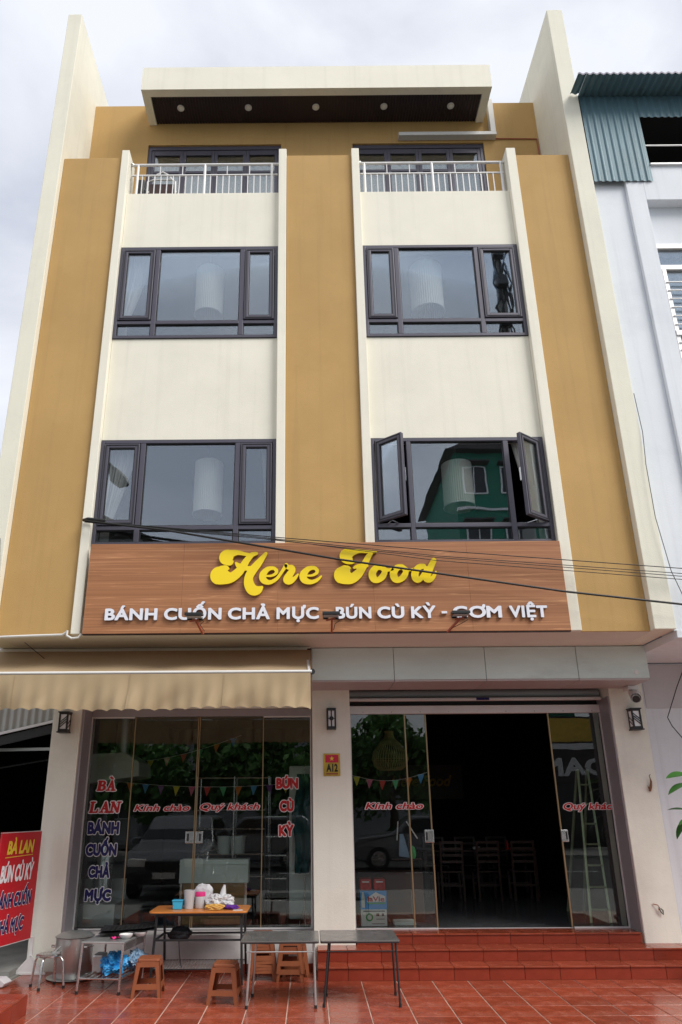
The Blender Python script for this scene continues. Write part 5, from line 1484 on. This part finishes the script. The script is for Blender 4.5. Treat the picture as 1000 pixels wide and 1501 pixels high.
# wicker lamp
T = thing('wicker_lamp', 'onion-shaped wicker pendant lamp inside the right shopfront', 'lamp', (1.28, 2.6, 2.4))
prof = [(.17, 2.40), (.25, 2.46), (.285, 2.56), (.26, 2.68), (.17, 2.80), (.085, 2.88), (.06, 2.95), (.07, 3.0)]
g = MB()
for k in range(40):
    a = 2 * math.pi * k / 40
    g.tube([(1.28 + r * math.cos(a + i * .06), 2.6 + r * math.sin(a + i * .06), z) for i, (r, z) in enumerate(prof)], .0075, 4)
put('rib', g, M['wicker'], T)
for r, z in prof[::2]: put('hoop', MB().tube([(1.28 + r * math.cos(R(a)), 2.6 + r * math.sin(R(a)), z) for a in range(0, 361, 15)], .006, 5, False), M['wicker'], T)
put('cord', MB().tube([(1.28, 2.6, 3.0), (1.28, 2.6, 3.6)], .005, 5), M['black'], T)
# stacked cartons behind the glass
T = thing('water_carton', 'blue drinking water carton in the middle of the small stack behind the right glass', 'carton', (.83, 1.3, .58))
put('box', MB().box(.655, 1.005, 1.22, 1.50, .578, .80), M['laVie'], T, bevel=.004)
put('white_panel', MB().add([(.745, 1.2175, .665), (.985, 1.2175, .665), (.985, 1.2175, .735), (.90, 1.2175, .765), (.865, 1.2175, .785), (.83, 1.2175, .765), (.745, 1.2175, .715)], [(0, 1, 2, 3, 4, 5, 6)]), M['print_white'], T)
put('lettering', text_mb('laVie', .752, .975, .672, .735, 1.2145, bold=.03), M['deco_red'], T)
put('green_band', MB().box(.745, .985, 1.2155, 1.2178, .642, .660), M['green_bag'], T)
put('bottle_print', MB().add([(.672, 1.2165, .60), (.715, 1.2165, .60), (.718, 1.2165, .70), (.708, 1.2165, .755), (.700, 1.2165, .785), (.686, 1.2165, .785), (.678, 1.2165, .755), (.669, 1.2165, .70)], [(0, 1, 2, 3, 4, 5, 6, 7)]), M['cabinet'], T)
T = thing('paper_carton', 'pale carton with small dark print at the bottom of the stack', 'carton', (.83, 1.3, FZ))
put('box', MB().box(.66, 1.0, 1.22, 1.52, FZ + .001, .5775), M['pale_carton'], T, bevel=.004)
put('print', MB().box(.69, .975, 1.217, 1.2195, .552, .562).box(.86, .90, 1.217, 1.2195, .50, .53).box(.935, .96, 1.217, 1.2195, .50, .53).box(.86, .97, 1.217, 1.2195, .46, .466).box(.80, .97, 1.217, 1.2195, .405, .411), M['print_black'], T)
put('mark', MB().lathe([(.030, -.002), (.048, -.002)], (.77, 1.219, .485), 20, 'Y'), M['green_bag'], T)
for k, a in enumerate((.655, .84)):
    T = thing('can_pack', ('left', 'right')[k] + ' of two red packs of cans on top of the water carton', 'cans', (a + .08, 1.3, .80))
    put('wrap', MB().box(a, a + .155, 1.23, 1.45, .8015, .945), M['red_can'], T, bevel=.018)
    put('lettering', text_mb('BIA', a + .03, a + .13, .895, .925, 1.227, bold=.04) if False else MB().box(a + .03, a + .125, 1.2268, 1.229, .90, .915), M['print_white'], T)
gr('low_shelf', 'low white box on the floor behind the right glass', 'box', 'cabinet', MB().box(1.10, 1.38, 1.25, 1.5, FZ + .001, .425), bevel=.004)
T = thing('dustpan_set', 'pale dustpan and stick leaning behind the glass by the doorway', 'dustpan', (1.3, 1.25, 1.2))
put('pan', MB().prism([(1.20, 1.22), (1.34, 1.20), (1.33, 1.26), (1.27, 1.50), (1.22, 1.50)], lambda a, b: (a, 1.24, b), lambda a, b: (a, 1.27, b)), M['bag_clear'], T)
put('stick', MB().bar((1.18, 1.25, 1.42), (1.205, 1.25, 1.66), .014, .014).bar((1.32, 1.25, 1.66), (1.46, 1.25, 1.44), .014, .014), M['white'], T)
gr('green_bag', 'small bright green bag tucked beside the dustpan', 'bag', 'green_bag', blob(1.385, 1.25, 1.26, .045, .03, .085, .3, 2, 61, 3, False), smooth=True)
gr('storage_bench', 'dark bench under the dustpan behind the right glass', 'bench', 'chair_wood', MB().box(.64, 1.55, 1.55, 1.95, FZ + .001, 1.0).box(1.10, 1.50, 1.22, 1.30, 1.17, 1.19), bevel=.01)
# ladder
T = thing('step_ladder', 'greenish aluminium step ladder leaning behind the right glass', 'ladder', (3.9, 1.7, FZ))
for s_ in (0, 1):
    put('rail', MB().bar((3.72 + .26 * s_, 1.35, FZ), (4.0 + .14 * s_, 1.9, 2.35), .028, .05), M['ladder_metal'], T)
for k in range(7):
    t = (k + .6) / 7.4
    put('rung', MB().bar((3.72 + .28 * t, 1.35 + .55 * t, FZ + 1.97 * t), (3.98 + .16 * t, 1.35 + .55 * t, FZ + 1.97 * t), .07, .02), M['ladder_metal'], T)
for s_ in (0, 1): put('rear_rail', MB().bar((3.80 + .24 * s_, 2.5, FZ), (4.0 + .14 * s_, 1.95, 2.35), .02, .03), M['ladder_metal'], T)
# dining chairs and tables
def dining_chair():
    T = thing('dining_chair', 'x', 'chair', (0, 0, 0), 'dark wooden dining chairs')
    put('seat', MB().box(-.20, .20, -.20, .20, .43, .455), M['chair_wood'], T, local=True, bevel=.006)
    for x in (-.18, .18):
        put('leg', MB().box(x - .018, x + .018, .16, .196, 0, .43), M['chair_wood'], T, local=True)
        put('back_post', MB().bar((x, -.18, 0), (x, -.19, .45), .036, .036).bar((x, -.19, .45), (x, -.25, .92), .034, .03), M['chair_wood'], T, local=True)
    for z in (.60, .70, .80, .90): put('back_slat', MB().box(-.17, .17, -.20 - (z - .45) * .12 - .008, -.20 - (z - .45) * .12 + .008, z - .02, z + .02), M['chair_wood'], T, local=True)
    for y in (-.18, .18): put('stretcher', MB().box(-.165, .165, y - .01, y + .01, .22, .25), M['chair_wood'], T, local=True)
    return T
c0 = dining_chair()
c0.location = (2.35, 3.9, FZ); c0['label'] = 'leftmost dark wooden chair seen through the open doorway'
for k, (x, y, rz, lab) in enumerate(((2.95, 3.9, 2, 'second dark wooden chair from the left in the doorway'), (3.55, 3.9, -2, 'third dark wooden chair from the left in the doorway'), (2.35, 5.25, 180, 'left dark wooden chair on the far side of the dining table'), (2.95, 5.25, 180, 'middle dark wooden chair on the far side of the dining table'), (3.55, 5.25, 180, 'right dark wooden chair on the far side of the dining table'))):
    dup(c0, (x, y, FZ), R(rz), lab)
T = thing('dining_table', 'long dark wooden dining table inside the doorway', 'table', (2.95, 4.6, FZ))
put('tabletop', MB().box(1.95, 3.95, 4.2, 4.95, FZ + .72, FZ + .75), M['chair_wood'], T, bevel=.006)
for x in (2.0, 3.9):
    for y in (4.25, 4.9): put('leg', MB().box(x - .025, x + .025, y - .025, y + .025, FZ, FZ + .72), M['chair_wood'], T)
gr('napkin_holder', 'white napkins in a holder on the dining table', 'napkins', 'white', MB().box(2.85, 2.98, 4.3, 4.4, FZ + .752, FZ + .80), bevel=.01)
gr('condiment_tray', 'condiment tray with a small red bottle on the dining table', 'tray', 'lamp_red', MB().box(3.42, 3.52, 4.3, 4.4, FZ + .752, FZ + .77).lathe([(0, .77), (.02, .77), (.02, .86), (.008, .9), (0, .9)], (3.47, 4.35, FZ), 12), bevel=0)
T = thing('wall_sign', 'unlit dark sign board on the back wall of the dining room', 'sign', (2.4, 7.9, 2.2))
put('board', MB().box(1.6, 3.5, 7.94, 8.0, 2.0, 2.75), M['chair_wood'], T)
put('lettering', text_mb('Here Food', 1.85, 3.25, 2.28, 2.52, 7.935, bold=.03, shear=.3), M['yellow_side'], T)

# ================================================================ across the street (seen only in the glass)
def suv():
    T = thing('parked_car', 'x', 'car', (0, 0, 0), 'cars parked across from the shopfront')
    # side profile along y (front at +y), extruded with tucked-in greenhouse
    L = [(-2.25, .45), (-2.25, .95), (-2.15, 1.08), (-1.95, 1.55), (-1.75, 1.68), (.25, 1.66), (1.0, 1.12), (2.05, .98), (2.25, .80), (2.28, .42), (1.9, .30), (-2.0, .30)]
    def wid(y, z): return .90 if z < 1.0 else .90 - (z - 1.0) * .30
    vs = [(-wid(y, z), y, z) for y, z in L] + [(wid(y, z), y, z) for y, z in L]; n = len(L)
    fs = [tuple(range(n)), tuple(range(2 * n - 1, n - 1, -1))] + [(i, i + n, (i + 1) % n + n, (i + 1) % n) for i in range(n)]
    put('body', MB().add(vs, fs), M['car_paint'], T, local=True, bevel=.06, seg=3)
    put('windscreen', MB().add([(-.70, .32, 1.60), (.70, .32, 1.60), (.82, .93, 1.18), (-.82, .93, 1.18)], [(0, 1, 2, 3)]), M['car_glass'], T, local=True)
    bpy.data.objects[-1:] if False else None
    put('rear_window', MB().add([(-.70, -1.965, 1.57), (.70, -1.965, 1.57), (.80, -2.17, 1.12), (-.80, -2.17, 1.12)], [(0, 1, 2, 3)]), M['car_glass'], T, local=True)
    for s_ in (-1, 1):
        put('side_window', MB().add([(s_ * .875, .75, 1.14), (s_ * .745, .15, 1.58), (s_ * .745, -1.65, 1.58), (s_ * .875, -1.95, 1.14)], [(0, 1, 2, 3)]), M['car_glass'], T, local=True)
        put('headlight', MB().box(s_ * .60 - .2, s_ * .60 + .2, 2.20, 2.30, .68, .84), M['light_lens'], T, local=True, bevel=.03)
        put('tail_light', MB().box(s_ * .68 - .17, s_ * .68 + .17, -2.29, -2.2, .86, 1.0), M['lamp_red'], T, local=True, bevel=.03)
        put('mirror', MB().box(s_ * 1.0 - .1, s_ * 1.0 + .1, .62, .74, 1.08, 1.22), M['car_paint'], T, local=True, bevel=.03)
        for y in (-1.35, 1.4):
            w = put('wheel', MB().lathe([(.0, -.12), (.33, -.12), (.36, -.09), (.36, .09), (.33, .12), (0, .12)], (0, 0, 0), 28, 'Y'), M['black_rubber'], T, local=True, smooth=True)
            w.rotation_euler.z = math.pi / 2; w.location = (s_ * .82, y, .36)
            r_ = put('rim', MB().lathe([(0, -.135), (.22, -.13), (.23, -.12)], (0, 0, 0), 20, 'Y').lathe([(0, .135), (.22, .13), (.23, .12)], (0, 0, 0), 20, 'Y'), M['steel'], w, local=True)
    put('grille', MB().box(-.42, .42, 2.25, 2.31, .62, .80), M['black'], T, local=True, bevel=.02)
    put('bumper', MB().box(-.85, .85, 2.20, 2.34, .36, .56), M['black'], T, local=True, bevel=.04)
    put('number_plate', MB().box(-.24, .24, 2.335, 2.35, .46, .58), M['white'], T, local=True)
    put('number_plate', MB().box(-.17, .17, -2.30, -2.25, .70, .86), M['white'], T, local=True)
    return T
car = suv()
car.location = (-3.1, -7.6, -.012); car['label'] = 'silver car parked nose-in on the pavement left of the photographer, reflected in the left shopfront'
dup(car, (-2.0, -15.0, -.11), R(90), 'second silver car parked along the road, small in the glass reflection')
dup(car, (3.6, -14.6, -.11), R(90), 'third silver car parked along the road right of the others, small in the reflection')
# houses opposite
def house(name, label, x0, x1, y0, z1, m, rows, cols, roof=True):
    T = thing(name, label, 'building', ((x0 + x1) / 2, y0, 0), 'houses across the street')
    put('wall', MB().box(x0, x1, y0 - 9, y0, 0, z1), M[m], T)
    if roof: put('roof', MB().prism([(x0 - .5, z1 + .005), (x1 + .5, z1 + .005), ((x0 + x1) / 2, z1 + 1.7)], lambda a, b: (a, y0 - 9.4, b), lambda a, b: (a, y0 + .5, b)), M['roof_tile'], T)
    w = (x1 - x0) / cols; h = (z1 - .3) / rows
    for r in range(rows):
        put('string_course', MB().box(x0 - .04, x1 + .04, y0 + .002, y0 + .12, .3 + h * r - .12, .3 + h * r + .02), M['white'] if r % 2 else M[m], T)
        for c in range(cols):
            a = x0 + w * (c + .5); z = .3 + h * (r + .5)
            f = put('window', MB().box(a - .62, a + .62, y0 + .002, y0 + .07, z - .75, z + .75), M['rail'], T)
            put('pane', MB().box(a - .54, a - .03, y0 + .071, y0 + .08, z - .68, z + .68).box(a + .03, a + .54, y0 + .071, y0 + .08, z - .68, z + .68), M['car_glass'], f)
            put('hood', MB().box(a - .75, a + .75, y0 + .003, y0 + .5, z + .85, z + .92), M['roof_tile'], T)
    return T
house('green_house', 'tall dark green house with white windows reflected in the open window above the sign', 7.6, 13.5, -25.8, 19.2, 'green_paint', 6, 3)
house('grey_house', 'grey house across the street seen only in reflections', -14.5, -8.4, -26, 14.6, 'grey_paint', 4, 3)
house('low_house', 'low grey house behind the reflected trees', -7.6, 6.8, -27, 5.2, 'grey_paint', 1, 6, False)
SS = thing('far_shop_sign', 'dark shop fascia with brass-yellow banner and large white letters reflected in the right glass', 'sign', (12.5, -24, 3))
put('board', MB().box(9.4, 15.6, -24.12, -24.0, 2.9, 5.9), M['roof_tile'], SS)
put('banner', MB().box(10.8, 14.6, -23.998, -23.97, 4.7, 5.8), M['gold'], SS)
put('strip', MB().box(10.8, 14.6, -23.998, -23.97, 4.35, 4.62), M['print_white'], SS)
fr2 = lambda X, Y, Z: (24.8 - X, -23.95, Z)
put('lettering', text_mb('OAN', 10.6, 13.9, 3.15, 3.95, 0, bold=.04, frame=fr2), M['print_white'], SS)
put('shop_front', MB().box(9.4, 15.6, -24.3, -24.12, .0, 2.9), M['car_glass'], SS)
# trees opposite
def tree(name, label, x, y, h, cr, seed, n=3600):
    rnd = random.Random(seed)
    T = thing(name, label, 'tree', (x, y, -.0), 'trees across the street')
    put('trunk', MB().tube([(x, y, 0), (x + .1, y, h * .25), (x - .1, y + .1, h * .5), (x, y, h * .8)], [.2, .16, .11, .04], 9), M['bark'], T, smooth=True)
    cl = [(rnd.uniform(-1, 1) * cr * .75, rnd.uniform(-1, 1) * cr * .6, h * .62 + rnd.uniform(-.35, .42) * h * .6, rnd.uniform(.28, .5) * cr) for _ in range(13)]
    for k, (a, b, c, r) in enumerate(cl[:5]): put('limb', MB().tube([(x, y, h * .4), (x + a * .5, y + b * .5, (h * .45 + c) / 2), (x + a, y + b, c)], [.09, .06, .02], 6), M['bark'], T)
    g = MB()
    for i in range(n):
        a, b, c, r = cl[i % 13]
        d = Vector((rnd.gauss(0, 1), rnd.gauss(0, 1), rnd.gauss(0, .8))).normalized() * r * rnd.uniform(.55, 1.08)
        p = Vector((x + a, y + b, c)) + d
        q = Vector((rnd.gauss(0, 1), rnd.gauss(0, 1), rnd.gauss(0, 1))).normalized(); s_ = rnd.uniform(.13, .28)
        u = q.orthogonal().normalized() * s_; v = q.cross(u).normalized() * s_ * .5
        g.add([p - u, p + v, p + u, p - v], [(0, 1, 2, 3)])
    put('crown', g, M['foliage'], T)
for i, (x, y, h, cr) in enumerate(((-12.5, -20.4, 5.6, 2.4), (-8.5, -20.8, 5.2, 2.5), (-4.6, -20.3, 5.6, 2.6), (-.4, -20.6, 5.3, 2.5), (3.4, -20.4, 6.0, 2.3), (17.5, -20.5, 6.0, 2.6))):
    tree('street_tree', ('leftmost', 'second', 'third', 'fourth', 'fifth', 'rightmost')[i] + ' round green tree in the row across the street, seen in reflection', x, y, h, cr, 50 + i)
# utility pole and street lamp opposite
T = thing('utility_pole', 'concrete utility pole hung with cable bundles reflected in the upper right window', 'pole', (7.2, -14, -.1))
put('pole', MB().tube([(7.15, -14, -.11), (7.15, -14, 22.2)], [.24, .17], 14), M['concrete'], T, smooth=True)
for k in range(7):
    rn = random.Random(k)
    put('hanging_cable', MB().tube([(7.15 + (k - 3) * .09 + rn.uniform(-.14, .14), -13.72 + rn.uniform(-.05, .05), 16.8 + j * .5) for j in range(10)], [.03 + .025 * (j % 2) for j in range(10)], 6), M['cable'], T, smooth=True)
for z in (17.9, 19.6, 20.9):
    put('splice_box', MB().box(6.9, 7.32, -13.8, -13.5, z, z + .45), M['black'], T, bevel=.04)

T = thing('street_lamp', 'street lamp on a long arm reflected in the lower left window', 'street lamp', (-9.5, -12, -.1))
put('pole', MB().tube([(-9.6, -12, -.11), (-9.5, -12, 11), (-9.0, -12, 12.6), (-7.5, -12, 12.5), (-6.05, -12, 11.75)], [.13, .09, .07, .05, .045], 10), M['floodlight'], T, smooth=True)
put('lamp_head', MB().tube([(-6.10, -12, 11.78), (-5.98, -12, 11.55), (-5.8, -12, 11.30), (-5.55, -12, 11.10), (-5.40, -12, 11.02)], [.06, .13, .22, .20, .05], 14), M['floodlight'], T, smooth=True)
